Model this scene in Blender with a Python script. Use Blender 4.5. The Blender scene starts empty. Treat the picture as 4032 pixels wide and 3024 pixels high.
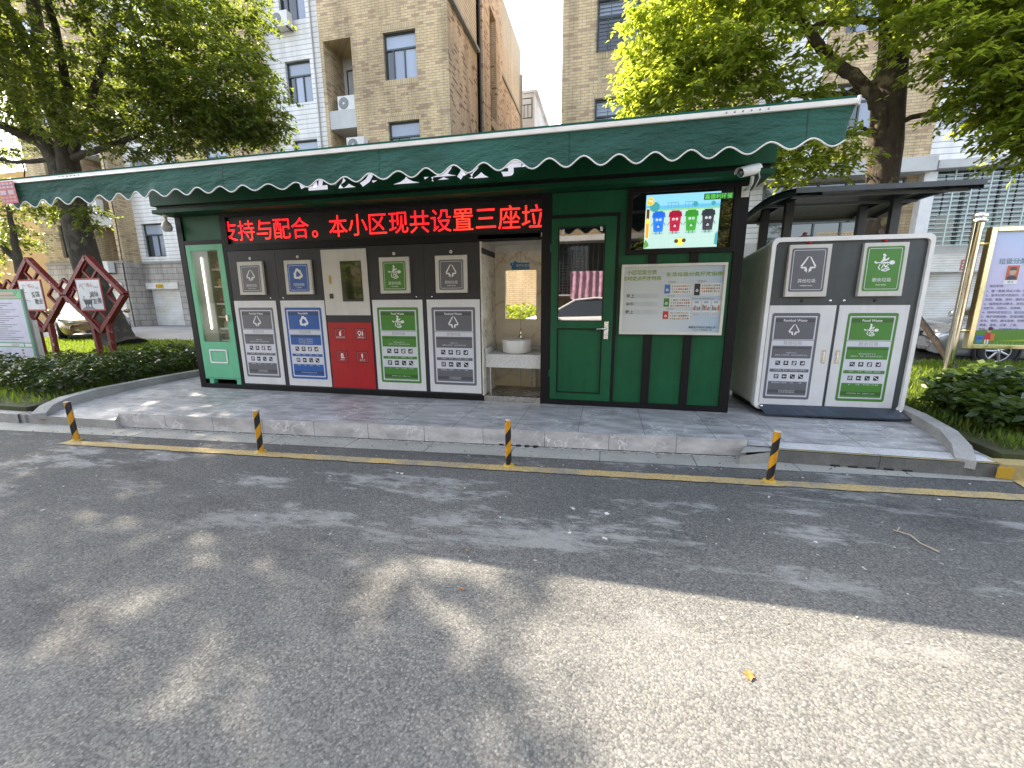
import bpy, bmesh, math, random
import numpy as np
from mathutils import Vector, Matrix

sc = bpy.context.scene
COL = sc.collection
rad = math.radians
# ------------------------------------------------------------------ camera, sky, sun, exposure
cam_d = bpy.data.cameras.new('camera'); cam = bpy.data.objects.new('camera', cam_d); COL.objects.link(cam)
RR = ((0.97574606, 0.21882382, -0.00597975), (0.03825174, -0.19733539, -0.97958948), (-0.21553753, 0.95560184, -0.20091963))
cam.matrix_world = Matrix(((RR[0][0], -RR[1][0], -RR[2][0], 5.822425),
                           (RR[0][1], -RR[1][1], -RR[2][1], -4.797870),
                           (RR[0][2], -RR[1][2], -RR[2][2], 1.239899), (0, 0, 0, 1)))
cam_d.sensor_fit = 'HORIZONTAL'; cam_d.sensor_width = 36.0; cam_d.lens = 36.0 * 1610.55 / 4032
cam_d.clip_start = 0.05; cam_d.clip_end = 3000
sc.camera = cam
SUN = Vector((-1.02, 0.51, 1.0)).normalized()          # towards the sun
el = math.asin(SUN.z); az = math.atan2(SUN.x, SUN.y)    # azimuth from +Y clockwise
w = bpy.data.worlds.new('World'); sc.world = w; w.use_nodes = True
nt = w.node_tree; bg = nt.nodes['Background']
sky = nt.nodes.new('ShaderNodeTexSky'); sky.sky_type = 'NISHITA'; sky.sun_disc = False
sky.sun_elevation = el; sky.sun_rotation = az; sky.air_density = 1.0; sky.dust_density = 3.0; sky.ozone_density = 1.0
hs_ = nt.nodes.new('ShaderNodeHueSaturation'); hs_.inputs['Saturation'].default_value = .6; nt.links.new(sky.outputs['Color'], hs_.inputs['Color']); nt.links.new(hs_.outputs['Color'], bg.inputs['Color']); bg.inputs['Strength'].default_value = 0.13
sd = bpy.data.lights.new('sun', 'SUN'); sd.energy = 3.9; sd.angle = rad(0.5); sd.color = (1.0, 0.86, 0.69)
so = bpy.data.objects.new('sun', sd); COL.objects.link(so); so.rotation_euler = SUN.to_track_quat('Z', 'Y').to_euler()
sc.view_settings.view_transform = 'Standard'; sc.view_settings.look = 'None'
sc.view_settings.exposure = 2.5; sc.view_settings.gamma = 1.0
sc.cycles.max_bounces = 8; sc.cycles.transparent_max_bounces = 12; sc.cycles.use_denoising = True
sc.cycles.caustics_reflective = False; sc.cycles.caustics_refractive = False

# ------------------------------------------------------------------ materials
MATS = {}
def new_mat(name):
    m = bpy.data.materials.new(name); m.use_nodes = True
    return m, m.node_tree, m.node_tree.nodes['Principled BSDF']
def N(nt, t, **k):
    n = nt.nodes.new(t)
    for a, v in k.items(): setattr(n, a, v)
    return n
def coords(nt, kind='Object'):
    return N(nt, 'ShaderNodeTexCoord').outputs[kind]
def noise(nt, vec, scale, detail=4, rough=.55):
    n = N(nt, 'ShaderNodeTexNoise'); n.inputs['Scale'].default_value = scale; n.inputs['Detail'].default_value = detail
    n.inputs['Roughness'].default_value = rough; nt.links.new(vec, n.inputs['Vector']); return n
def ramp(nt, fac, stops):
    r = N(nt, 'ShaderNodeValToRGB'); e = r.color_ramp.elements
    while len(e) < len(stops): e.new(0.5)
    for i, (p, c) in enumerate(stops):
        e[i].position = p; e[i].color = c if len(c) == 4 else (*c, 1)
    nt.links.new(fac, r.inputs['Fac']); return r
def mixc(nt, f, a, b, mode='MIX'):
    n = N(nt, 'ShaderNodeMix', data_type='RGBA', blend_type=mode)
    for s, v in ((0, f), (6, a), (7, b)):
        if hasattr(v, 'is_linked'): nt.links.new(v, n.inputs[s])
        elif s == 0: n.inputs[0].default_value = v
        else: n.inputs[s].default_value = v if len(v) == 4 else (*v, 1)
    return n.outputs[2]
def math_n(nt, op, a, b=None, c=None):
    n = N(nt, 'ShaderNodeMath', operation=op)
    for i, v in enumerate((a, b, c)):
        if v is None: continue
        if hasattr(v, 'is_linked'): nt.links.new(v, n.inputs[i])
        else: n.inputs[i].default_value = v
    return n.outputs[0]
def bump(nt, b, h, strength=.3, dist=.01):
    n = N(nt, 'ShaderNodeBump'); n.inputs['Strength'].default_value = strength; n.inputs['Distance'].default_value = dist
    nt.links.new(h, n.inputs['Height']); nt.links.new(n.outputs['Normal'], b.inputs['Normal'])
def setc(nt, b, c):
    nt.links.new(c, b.inputs['Base Color'])

def flat(name, col, rough=.5, metal=0.0, var=.06, scale=6.0, spec=.5):
    """plain paint / plastic / metal with slight uneven tone and gloss"""
    if name in MATS: return MATS[name]
    m, nt, b = new_mat(name)
    v = coords(nt)
    n = noise(nt, v, scale, 5)
    a = tuple(max(0, c * (1 - var * 1.6)) for c in col); c2 = tuple(min(1, c * (1 + var)) for c in col)
    setc(nt, b, ramp(nt, n.outputs['Fac'], [(.3, a), (.7, c2)]).outputs['Color'])
    r = N(nt, 'ShaderNodeMapRange'); r.inputs['To Min'].default_value = max(.02, rough - .08); r.inputs['To Max'].default_value = min(1, rough + .1)
    nt.links.new(noise(nt, v, scale * 3, 3).outputs['Fac'], r.inputs['Value']); nt.links.new(r.outputs['Result'], b.inputs['Roughness'])
    b.inputs['Metallic'].default_value = metal; b.inputs['Specular IOR Level'].default_value = spec
    MATS[name] = m; return m
def weather(m, amount=.28):
    """rain streaks and hand grime over a finished paint"""
    nt = m.node_tree; b = nt.nodes['Principled BSDF']; src = b.inputs['Base Color'].links[0].from_socket; v, s_ = wallvec(nt)
    mp = N(nt, 'ShaderNodeMapping'); mp.inputs['Scale'].default_value = (9, .55, 1); nt.links.new(v, mp.inputs['Vector'])
    st = ramp(nt, noise(nt, mp.outputs[0], 1.4, 7, .62).outputs['Fac'], [(.38, (1 - amount,) * 3), (.58, (1, 1, 1))])
    sm = ramp(nt, noise(nt, v, 2.3, 6, .65).outputs['Fac'], [(.4, (1 - amount * .6, 1 - amount * .65, 1 - amount * .8)), (.55, (1, 1, 1))])
    setc(nt, b, mixc(nt, 1.0, mixc(nt, 1.0, src, st.outputs['Color'], 'MULTIPLY'), sm.outputs['Color'], 'MULTIPLY'))
    bump(nt, b, noise(nt, v, 1.7, 3).outputs['Fac'], .05, .05); return m
def emit(name, col, strength):
    if name in MATS: return MATS[name]
    m, nt, b = new_mat(name)
    b.inputs['Base Color'].default_value = (*[c * .3 for c in col], 1); b.inputs['Emission Color'].default_value = (*col, 1)
    b.inputs['Emission Strength'].default_value = strength; b.inputs['Roughness'].default_value = .3
    MATS[name] = m; return m
def glass_mat(name, tint=(.02, .025, .03), rough=.03, spec=.9):
    """dark window glazing: reflective, nothing bright behind"""
    if name in MATS: return MATS[name]
    m, nt, b = new_mat(name)
    b.inputs['Base Color'].default_value = (*tint, 1); b.inputs['Roughness'].default_value = rough
    b.inputs['Specular IOR Level'].default_value = spec; b.inputs['Coat Weight'].default_value = .6; b.inputs['Coat Roughness'].default_value = .02
    n = noise(nt, coords(nt), 1.3, 2); bump(nt, b, n.outputs['Fac'], .02, .02)
    MATS[name] = m; return m
def clear_glass(name, refl=.12):
    if name in MATS: return MATS[name]
    m = bpy.data.materials.new(name); m.use_nodes = True; nt = m.node_tree
    nt.nodes.clear(); o = N(nt, 'ShaderNodeOutputMaterial'); mx = N(nt, 'ShaderNodeMixShader')
    t = N(nt, 'ShaderNodeBsdfTransparent'); g = N(nt, 'ShaderNodeBsdfGlossy'); g.inputs['Roughness'].default_value = .02
    t.inputs['Color'].default_value = (.9, .95, .92, 1)
    lw = N(nt, 'ShaderNodeLayerWeight'); lw.inputs['Blend'].default_value = .3
    f = math_n(nt, 'ADD', math_n(nt, 'MULTIPLY', lw.outputs['Fresnel'], .8), refl)
    nt.links.new(f, mx.inputs[0]); nt.links.new(t.outputs[0], mx.inputs[1]); nt.links.new(g.outputs[0], mx.inputs[2]); nt.links.new(mx.outputs[0], o.inputs[0])
    MATS[name] = m; return m
def wallvec(nt):
    """(x+y, z) so that brickwork runs round corners of upright walls"""
    s = N(nt, 'ShaderNodeSeparateXYZ'); nt.links.new(coords(nt), s.inputs[0])
    c = N(nt, 'ShaderNodeCombineXYZ'); nt.links.new(math_n(nt, 'ADD', s.outputs[0], s.outputs[1]), c.inputs[0]); nt.links.new(s.outputs[2], c.inputs[1])
    return c.outputs[0], s
def brick_mat(name, c1, c2, mortar, bw, bh, ms=.008, dark=None, stain=.35, rough=.85):
    if name in MATS: return MATS[name]
    m, nt, b = new_mat(name); v, s = wallvec(nt)
    t = N(nt, 'ShaderNodeTexBrick'); nt.links.new(v, t.inputs['Vector'])
    t.inputs['Scale'].default_value = 1; t.inputs['Brick Width'].default_value = bw; t.inputs['Row Height'].default_value = bh
    t.inputs['Mortar Size'].default_value = ms; t.inputs['Color1'].default_value = (*c1, 1); t.inputs['Color2'].default_value = (*c2, 1)
    t.inputs['Mortar'].default_value = (*mortar, 1); t.inputs['Bias'].default_value = -.1
    col = t.outputs['Color']
    if dark:
        t2 = N(nt, 'ShaderNodeTexBrick'); nt.links.new(v, t2.inputs['Vector'])
        t2.inputs['Scale'].default_value = 1; t2.inputs['Brick Width'].default_value = bw; t2.inputs['Row Height'].default_value = bh; t2.inputs['Mortar Size'].default_value = ms
        t2.inputs['Color1'].default_value = (0, 0, 0, 1); t2.inputs['Color2'].default_value = (1, 1, 1, 1); t2.inputs['Mortar'].default_value = (0, 0, 0, 1); t2.inputs['Bias'].default_value = 0
        k = ramp(nt, t2.outputs['Color'], [(.84, (0, 0, 0)), (.9, (1, 1, 1))])
        col = mixc(nt, k.outputs['Color'], col, dark)
    mp = N(nt, 'ShaderNodeMapping'); mp.inputs['Scale'].default_value = (1.2, .22, 1); nt.links.new(v, mp.inputs['Vector'])
    st = ramp(nt, noise(nt, mp.outputs[0], 1.1, 8, .65).outputs['Fac'], [(.38, (1 - stain, 1 - stain, 1 - stain)), (.60, (1.03, 1.03, 1.03))])
    col = mixc(nt, 1.0, col, st.outputs['Color'], 'MULTIPLY')
    setc(nt, b, col); b.inputs['Roughness'].default_value = rough
    bump(nt, b, math_n(nt, 'SUBTRACT', 1, t.outputs['Fac']), .5, .008)
    MATS[name] = m; return m
def siding_mat():
    if 'siding' in MATS: return MATS['siding']
    m, nt, b = new_mat('white_siding'); v, s = wallvec(nt)
    f = math_n(nt, 'FRACT', math_n(nt, 'DIVIDE', s.outputs[2], .19))
    line = ramp(nt, f, [(0, (.22, .22, .24)), (.08, (.25, .25, .26)), (.12, (.74, .74, .74)), (1, (.78, .78, .77))])
    mp = N(nt, 'ShaderNodeMapping'); mp.inputs['Scale'].default_value = (1.5, .3, 1); nt.links.new(v, mp.inputs['Vector'])
    st = ramp(nt, noise(nt, mp.outputs[0], 1.3, 7, .6).outputs['Fac'], [(.3, (.72, .71, .68)), (.6, (1, 1, 1))])
    setc(nt, b, mixc(nt, 1.0, line.outputs['Color'], st.outputs['Color'], 'MULTIPLY')); b.inputs['Roughness'].default_value = .6
    bump(nt, b, line.outputs['Color'], .4, .01); MATS['siding'] = m; return m
def shutter_mat():
    if 'shutter' in MATS: return MATS['shutter']
    m, nt, b = new_mat('roller_shutter'); v, s = wallvec(nt)
    f = math_n(nt, 'FRACT', math_n(nt, 'DIVIDE', s.outputs[2], .085))
    line = ramp(nt, f, [(0, (.35, .35, .35)), (.15, (.7, .7, .69)), (.8, (.74, .74, .73)), (1, (.45, .45, .45))])
    mp = N(nt, 'ShaderNodeMapping'); mp.inputs['Scale'].default_value = (.8, 1.6, 1); nt.links.new(v, mp.inputs['Vector'])
    st = ramp(nt, noise(nt, mp.outputs[0], 1.1, 6, .65).outputs['Fac'], [(.35, (.78, .72, .6)), (.6, (1, 1, 1))])
    setc(nt, b, mixc(nt, 1.0, line.outputs['Color'], st.outputs['Color'], 'MULTIPLY')); b.inputs['Roughness'].default_value = .45
    bump(nt, b, line.outputs['Color'], .6, .02); MATS['shutter'] = m; return m
def asphalt_mat():
    m, nt, b = new_mat('asphalt'); v = coords(nt)
    vo = N(nt, 'ShaderNodeTexVoronoi'); vo.inputs['Scale'].default_value = 125; nt.links.new(v, vo.inputs['Vector'])
    ch = N(nt, 'ShaderNodeSeparateColor'); nt.links.new(vo.outputs['Color'], ch.inputs[0])
    stone = ramp(nt, ch.outputs[0], [(0, (.10, .10, .10)), (.3, (.142, .141, .138)), (.62, (.172, .169, .163)), (.93, (.205, .2, .19)), (1, (.27, .26, .245))])
    edge = ramp(nt, vo.outputs['Distance'], [(.0, (1, 1, 1)), (.4, (.98, .98, .98)), (.8, (.66, .66, .67))])
    c = mixc(nt, 1.0, stone.outputs['Color'], edge.outputs['Color'], 'MULTIPLY')
    big = ramp(nt, noise(nt, v, .55, 6, .6).outputs['Fac'], [(.3, (.61, .645, .66)), (.7, (.91, .925, .90))])
    c = mixc(nt, 1.0, c, big.outputs['Color'], 'MULTIPLY')
    # cement dust dragged over the surface, thickest near the kerb
    mp = N(nt, 'ShaderNodeMapping'); mp.inputs['Scale'].default_value = (.7, 1.9, 1); mp.inputs['Rotation'].default_value = (0, 0, rad(-12)); nt.links.new(v, mp.inputs['Vector'])
    d1 = ramp(nt, noise(nt, mp.outputs[0], 1.5, 12, .74).outputs['Fac'], [(.53, (0, 0, 0)), (.60, (.75, .75, .75)), (.7, (1, 1, 1))])
    sp = N(nt, 'ShaderNodeSeparateXYZ'); nt.links.new(v, sp.inputs[0])
    near = N(nt, 'ShaderNodeMapRange'); near.inputs['From Min'].default_value = -3.3; near.inputs['From Max'].default_value = -2.3; near.inputs['To Min'].default_value = .08; near.inputs['To Max'].default_value = .9
    nt.links.new(sp.outputs[1], near.inputs['Value'])
    c = mixc(nt, math_n(nt, 'MULTIPLY', d1.outputs['Color'], near.outputs['Result']), c, (.30, .305, .298))
    # small white splashes
    d2 = ramp(nt, noise(nt, v, 13, 4, .5).outputs['Fac'], [(.715, (0, 0, 0)), (.74, (1, 1, 1))])
    c = mixc(nt, math_n(nt, 'MULTIPLY', d2.outputs['Color'], near.outputs['Result']), c, (.6, .6, .58))
    # tar-dark tyre band
    d3 = ramp(nt, noise(nt, mp.outputs[0], .8, 5, .6).outputs['Fac'], [(.56, (1, 1, 1)), (.72, (.62, .62, .65))])
    c = mixc(nt, 1.0, c, d3.outputs['Color'], 'MULTIPLY')
    setc(nt, b, c); b.inputs['Roughness'].default_value = .9; b.inputs['Specular IOR Level'].default_value = .15
    oil = ramp(nt, noise(nt, v, 1.15, 7, .66).outputs['Fac'], [(.60, (1, 1, 1)), (.70, (.66, .66, .68))]); c = mixc(nt, 1.0, c, oil.outputs['Color'], 'MULTIPLY'); setc(nt, b, c)
    h = math_n(nt, 'ADD', math_n(nt, 'MULTIPLY', vo.outputs['Distance'], -1.0), math_n(nt, 'MULTIPLY', ch.outputs[1], .6))
    bump(nt, b, h, .5, .0035)
    return m
def concrete_mat(name, c1, c2, scale=2.0, rough=.85, bs=.25, fine=60):
    if name in MATS: return MATS[name]
    m, nt, b = new_mat(name); v = coords(nt)
    a = ramp(nt, noise(nt, v, scale, 9, .65).outputs['Fac'], [(.3, c1), (.68, c2)])
    f = noise(nt, v, fine, 4, .6)
    g = ramp(nt, f.outputs['Fac'], [(.3, (.8, .8, .8)), (.65, (1.06, 1.06, 1.06))])
    setc(nt, b, mixc(nt, 1.0, a.outputs['Color'], g.outputs['Color'], 'MULTIPLY')); b.inputs['Roughness'].default_value = rough
    bump(nt, b, f.outputs['Fac'], bs, .006); MATS[name] = m; return m
def marble_mat(name, base1, base2, vein, tile=None, joint=(.08, .08, .085), rough=.28, offs=(0, 0), vs=1.0, wall=False):
    if name in MATS: return MATS[name]
    m, nt, b = new_mat(name); v = coords(nt)
    n1 = noise(nt, v, 2.6 * vs, 9, .62)
    mpx = N(nt, 'ShaderNodeMapping'); mpx.inputs['Scale'].default_value = (.7, 2.2, 1.6); mpx.inputs['Rotation'].default_value = (0, 0, .25); nt.links.new(v, mpx.inputs['Vector']); nt.links.new(mpx.outputs[0], n1.inputs['Vector'])
    base = ramp(nt, n1.outputs['Fac'], [(.36, base1), (.64, base2)])
    dn = noise(nt, v, 1.7 * vs, 5, .6)
    mp = N(nt, 'ShaderNodeMapping'); mp.inputs['Rotation'].default_value = (0, 0, .5); nt.links.new(v, mp.inputs['Vector'])
    ad = N(nt, 'ShaderNodeVectorMath', operation='ADD'); sc_ = N(nt, 'ShaderNodeVectorMath', operation='SCALE'); sc_.inputs['Scale'].default_value = .9
    nt.links.new(dn.outputs['Color'], sc_.inputs[0]); nt.links.new(mp.outputs[0], ad.inputs[0]); nt.links.new(sc_.outputs[0], ad.inputs[1])
    vo = N(nt, 'ShaderNodeTexVoronoi', feature='DISTANCE_TO_EDGE'); vo.inputs['Scale'].default_value = 2.1 * vs; nt.links.new(ad.outputs[0], vo.inputs['Vector'])
    k = ramp(nt, vo.outputs['Distance'], [(0, (.9, .9, .9)), (.014, (.4, .4, .4)), (.05, (0, 0, 0))])
    msk = ramp(nt, noise(nt, v, 1.1 * vs, 3).outputs['Fac'], [(.45, (0, 0, 0)), (.6, (1, 1, 1))])
    c = mixc(nt, math_n(nt, 'MULTIPLY', k.outputs['Color'], msk.outputs['Color']), base.outputs['Color'], vein)
    if tile:
        t = N(nt, 'ShaderNodeTexBrick'); mp2 = N(nt, 'ShaderNodeMapping'); mp2.inputs['Location'].default_value = (offs[0], offs[1], 0)
        nt.links.new(wallvec(nt)[0] if wall else v, mp2.inputs['Vector']); nt.links.new(mp2.outputs[0], t.inputs['Vector']); t.offset = 0.0
        t.inputs['Scale'].default_value = 1; t.inputs['Brick Width'].default_value = tile[0]; t.inputs['Row Height'].default_value = tile[1]; t.inputs['Mortar Size'].default_value = .0028
        t.inputs['Color1'].default_value = (.9, .9, .9, 1); t.inputs['Color2'].default_value = (1.07, 1.07, 1.07, 1); t.inputs['Mortar'].default_value = (1, 1, 1, 1)
        c = mixc(nt, 1.0, c, t.outputs['Color'], 'MULTIPLY')
        c = mixc(nt, t.outputs['Fac'], c, joint)
    setc(nt, b, c)
    rr = ramp(nt, noise(nt, v, 7, 6, .6).outputs['Fac'], [(.3, (rough, rough, rough)), (.7, (rough + .22,) * 3)])
    nt.links.new(rr.outputs['Color'], b.inputs['Roughness']); MATS[name] = m; return m
def leaf_mat(name, dark, light, trans, tf=.45, rough=.4):
    if name in MATS: return MATS[name]
    m = bpy.data.materials.new(name); m.use_nodes = True; nt = m.node_tree; b = nt.nodes['Principled BSDF']; o = nt.nodes['Material Output']
    g = N(nt, 'ShaderNodeNewGeometry')
    c = ramp(nt, g.outputs['Random Per Island'], [(0, dark), (.6, tuple((a + d) / 2 for a, d in zip(dark, light))), (1, light)])
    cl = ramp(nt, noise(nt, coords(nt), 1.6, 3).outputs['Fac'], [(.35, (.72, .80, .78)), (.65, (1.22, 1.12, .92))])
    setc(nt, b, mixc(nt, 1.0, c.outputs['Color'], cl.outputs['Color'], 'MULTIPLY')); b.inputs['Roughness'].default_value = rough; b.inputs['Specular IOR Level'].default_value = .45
    t = N(nt, 'ShaderNodeBsdfTranslucent')
    tc = ramp(nt, g.outputs['Random Per Island'], [(0, tuple(x * .7 for x in trans)), (1, trans)]); nt.links.new(tc.outputs['Color'], t.inputs['Color'])
    mx = N(nt, 'ShaderNodeMixShader'); mx.inputs[0].default_value = tf
    nt.links.new(b.outputs[0], mx.inputs[1]); nt.links.new(t.outputs[0], mx.inputs[2]); nt.links.new(mx.outputs[0], o.inputs[0])
    MATS[name] = m; return m
def bark_mat(name, c1, c2, patch):
    if name in MATS: return MATS[name]
    m, nt, b = new_mat(name); v = coords(nt)
    mp = N(nt, 'ShaderNodeMapping'); mp.inputs['Scale'].default_value = (1, 1, .3); nt.links.new(v, mp.inputs['Vector'])
    n = noise(nt, mp.outputs[0], 14, 8, .7); c = ramp(nt, n.outputs['Fac'], [(.3, c1), (.7, c2)])
    p = ramp(nt, noise(nt, v, 3.2, 6, .6).outputs['Fac'], [(.55, (0, 0, 0)), (.62, (1, 1, 1))])
    setc(nt, b, mixc(nt, p.outputs['Color'], c.outputs['Color'], patch)); b.inputs['Roughness'].default_value = .9
    bump(nt, b, n.outputs['Fac'], .8, .03); MATS[name] = m; return m
def gradient_mat(name, axis, a, b_, stops, rough=.35, noisec=None):
    """printed sheet whose tone shifts along one axis (object coordinates)"""
    if name in MATS: return MATS[name]
    m, nt, b = new_mat(name); v = coords(nt); s = N(nt, 'ShaderNodeSeparateXYZ'); nt.links.new(v, s.inputs[0])
    r = N(nt, 'ShaderNodeMapRange'); r.inputs['From Min'].default_value = a; r.inputs['From Max'].default_value = b_
    nv = math_n(nt, 'ADD', s.outputs[axis], math_n(nt, 'MULTIPLY', math_n(nt, 'SUBTRACT', noise(nt, v, 1.6, 4).outputs['Fac'], .5), .9 * abs(b_ - a)))
    nt.links.new(nv, r.inputs['Value']); setc(nt, b, ramp(nt, r.outputs['Result'], stops).outputs['Color']); b.inputs['Roughness'].default_value = rough
    MATS[name] = m; return m

# ------------------------------------------------------------------ mesh building
class Fr:
    """a flat frame: u along ex, v along ez, d outward along ex x ez"""
    def __init__(s, o=(0, 0, 0), ex=(1, 0, 0), ez=(0, 0, 1)):
        s.o = Vector(o); s.ex = Vector(ex).normalized(); s.ez = Vector(ez).normalized(); s.n = s.ex.cross(s.ez)
    def p(s, u, v, d=0.0): return s.o + s.ex * u + s.ez * v + s.n * d
    def at(s, u, v, d=0.0): return Fr(s.p(u, v, d), s.ex, s.ez)
FRONT = Fr()
_txt = {}
def text_mesh(t, bold=0.0):
    k = (t, bold)
    if k not in _txt:
        c = bpy.data.curves.new('lettering', 'FONT'); c.body = t; c.size = 1.0; c.offset = bold; c.resolution_u = 3
        o = bpy.data.objects.new('lettering', c); COL.objects.link(o)
        dg = bpy.context.evaluated_depsgraph_get(); me = o.evaluated_get(dg).to_mesh()
        vs = [v.co.copy() for v in me.vertices]; fs = [tuple(p.vertices) for p in me.polygons]
        o.evaluated_get(dg).to_mesh_clear(); bpy.data.objects.remove(o); bpy.data.curves.remove(c)
        _txt[k] = (vs, fs)
    return _txt[k]
class MB:
    def __init__(s): s.v = []; s.f = []; s.m = []; s.mats = []; s.smooth = []
    def mi(s, mat):
        if mat not in s.mats: s.mats.append(mat)
        return s.mats.index(mat)
    def add(s, vs, fs, mat, smooth=False):
        o = len(s.v); s.v += [tuple(v) for v in vs]; i = s.mi(mat)
        for f in fs: s.f.append(tuple(o + k for k in f)); s.m.append(i); s.smooth.append(smooth)
    def box(s, x0, x1, y0, y1, z0, z1, mat):
        vs = [(x, y, z) for x in (x0, x1) for y in (y0, y1) for z in (z0, z1)]
        s.add(vs, [(0, 1, 3, 2), (4, 6, 7, 5), (0, 4, 5, 1), (2, 3, 7, 6), (0, 2, 6, 4), (1, 5, 7, 3)], mat); return s
    def fbox(s, fr, u0, u1, v0, v1, d0, d1, mat):
        vs = [fr.p(u, v, d) for u in (u0, u1) for d in (d1, d0) for v in (v0, v1)]
        s.add(vs, [(0, 1, 3, 2), (4, 6, 7, 5), (0, 4, 5, 1), (2, 3, 7, 6), (0, 2, 6, 4), (1, 5, 7, 3)], mat); return s
    def rect(s, fr, u0, u1, v0, v1, d, mat):
        s.add([fr.p(u0, v0, d), fr.p(u1, v0, d), fr.p(u1, v1, d), fr.p(u0, v1, d)], [(0, 1, 2, 3)], mat); return s
    def poly(s, fr, pts, d, mat):
        s.add([fr.p(a, b, d) for a, b in pts], [tuple(range(len(pts)))], mat); return s
    def rrect(s, fr, u0, u1, v0, v1, r, d, mat, n=4):
        pts = []
        for cx, cy, a in ((u1 - r, v0 + r, -90), (u1 - r, v1 - r, 0), (u0 + r, v1 - r, 90), (u0 + r, v0 + r, 180)):
            for i in range(n + 1):
                t = rad(a + 90 * i / n); pts.append((cx + r * math.cos(t), cy + r * math.sin(t)))
        return s.poly(fr, pts, d, mat)
    def rrpts(s, u0, u1, v0, v1, r, n=5):
        pts = []
        for cx, cy, a in ((u1 - r, v0 + r, -90), (u1 - r, v1 - r, 0), (u0 + r, v1 - r, 90), (u0 + r, v0 + r, 180)):
            for i in range(n + 1):
                t = rad(a + 90 * i / n); pts.append((cx + r * math.cos(t), cy + r * math.sin(t)))
        return pts
    def rring(s, fr, u0, u1, v0, v1, r, t, d, mat, n=4):
        a = s.rrpts(u0, u1, v0, v1, r, n); b = s.rrpts(u0 + t, u1 - t, v0 + t, v1 - t, max(r - t, .0005), n); k = len(a)
        s.add([fr.p(*p, d) for p in a] + [fr.p(*p, d) for p in b], [(i, (i + 1) % k, k + (i + 1) % k, k + i) for i in range(k)], mat); return s
    def prism(s, fr, pts, d0, d1, mat, smooth=False):
        k = len(pts)
        s.add([fr.p(a, b, d1) for a, b in pts] + [fr.p(a, b, d0) for a, b in pts],
              [tuple(range(k)), tuple(range(2 * k - 1, k - 1, -1))] + [((i + 1) % k, i, k + i, k + (i + 1) % k) for i in range(k)], mat, smooth); return s
    def stroke(s, fr, pts, wd, d, mat):
        for i in range(len(pts) - 1):
            a = Vector(pts[i]); b = Vector(pts[i + 1]); t = (b - a).normalized(); q = Vector((-t.y, t.x)) * wd / 2
            s.poly(fr, [tuple(a - q), tuple(b - q), tuple(b + q), tuple(a + q)], d + i * .00012, mat)
        return s
    def disc(s, fr, u, v, r, d, mat, n=16, ry=None):
        return s.poly(fr, [(u + r * math.cos(2 * math.pi * i / n), v + (ry or r) * math.sin(2 * math.pi * i / n)) for i in range(n)], d, mat)
    def text(s, fr, t, u, v, size, d, mat, align='C', bold=0.0, fit=None):
        vs, fs = text_mesh(t, bold)
        if not vs: return s
        x0 = min(q.x for q in vs); x1 = max(q.x for q in vs); y0 = min(q.y for q in vs); y1 = max(q.y for q in vs)
        kx = size
        if fit and (x1 - x0) > 0: kx = fit / (x1 - x0)
        off = {'C': (x0 + x1) / 2, 'L': x0, 'R': x1}[align]; cy = (y0 + y1) / 2
        s.add([fr.p(u + (q.x - off) * kx, v + (q.y - cy) * size, d) for q in vs], fs, mat); return s
    def tube(s, pts, rs, mat, n=8, cap=True, smooth=True):
        pts = [Vector(p) for p in pts]; rs = rs if hasattr(rs, '__len__') else [rs] * len(pts)
        up = Vector((0, 0, 1)); rings = []; pu = None
        for i, p in enumerate(pts):
            t = (pts[min(i + 1, len(pts) - 1)] - pts[max(i - 1, 0)]).normalized()
            if pu is None: pu = t.orthogonal().normalized()
            pu = (pu - t * pu.dot(t)).normalized() if (pu - t * pu.dot(t)).length > 1e-6 else t.orthogonal().normalized()
            q = t.cross(pu)
            rings.append([p + (pu * math.cos(2 * math.pi * k / n) + q * math.sin(2 * math.pi * k / n)) * rs[i] for k in range(n)])
        vs = [v for r in rings for v in r]; fs = []
        for i in range(len(pts) - 1):
            for k in range(n): fs.append((i * n + k, i * n + (k + 1) % n, (i + 1) * n + (k + 1) % n, (i + 1) * n + k))
        s.add(vs, fs, mat, smooth)
        if cap: s.add(rings[0], [tuple(range(n - 1, -1, -1))], mat); s.add(rings[-1], [tuple(range(n))], mat)
        return s
    def lathe(s, c, prof, mat, n=24, smooth=True, axis=None):
        c = Vector(c); vs = []; fs = []
        M = axis.to_track_quat('Z', 'Y').to_matrix() if axis is not None else Matrix.Identity(3)
        for r, z in prof:
            for k in range(n): vs.append(c + M @ Vector((r * math.cos(2 * math.pi * k / n), r * math.sin(2 * math.pi * k / n), z)))
        for i in range(len(prof) - 1):
            for k in range(n): fs.append((i * n + k, i * n + (k + 1) % n, (i + 1) * n + (k + 1) % n, (i + 1) * n + k))
        s.add(vs, fs, mat, smooth); return s
    def wall(s, fr, u0, u1, v0, v1, holes, depth, mat, reveal=None):
        """a wall sheet with openings and their reveals (depth goes inward)"""
        us = sorted({u0, u1, *[h[0] for h in holes], *[h[1] for h in holes]}); vs = sorted({v0, v1, *[h[2] for h in holes], *[h[3] for h in holes]})
        us = [u for u in us if u0 <= u <= u1]; vs = [v for v in vs if v0 <= v <= v1]
        for i in range(len(us) - 1):
            for j in range(len(vs) - 1):
                a = (us[i] + us[i + 1]) / 2; b = (vs[j] + vs[j + 1]) / 2
                if any(h[0] < a < h[1] and h[2] < b < h[3] for h in holes): continue
                s.rect(fr, us[i], us[i + 1], vs[j], vs[j + 1], 0, mat)
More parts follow.
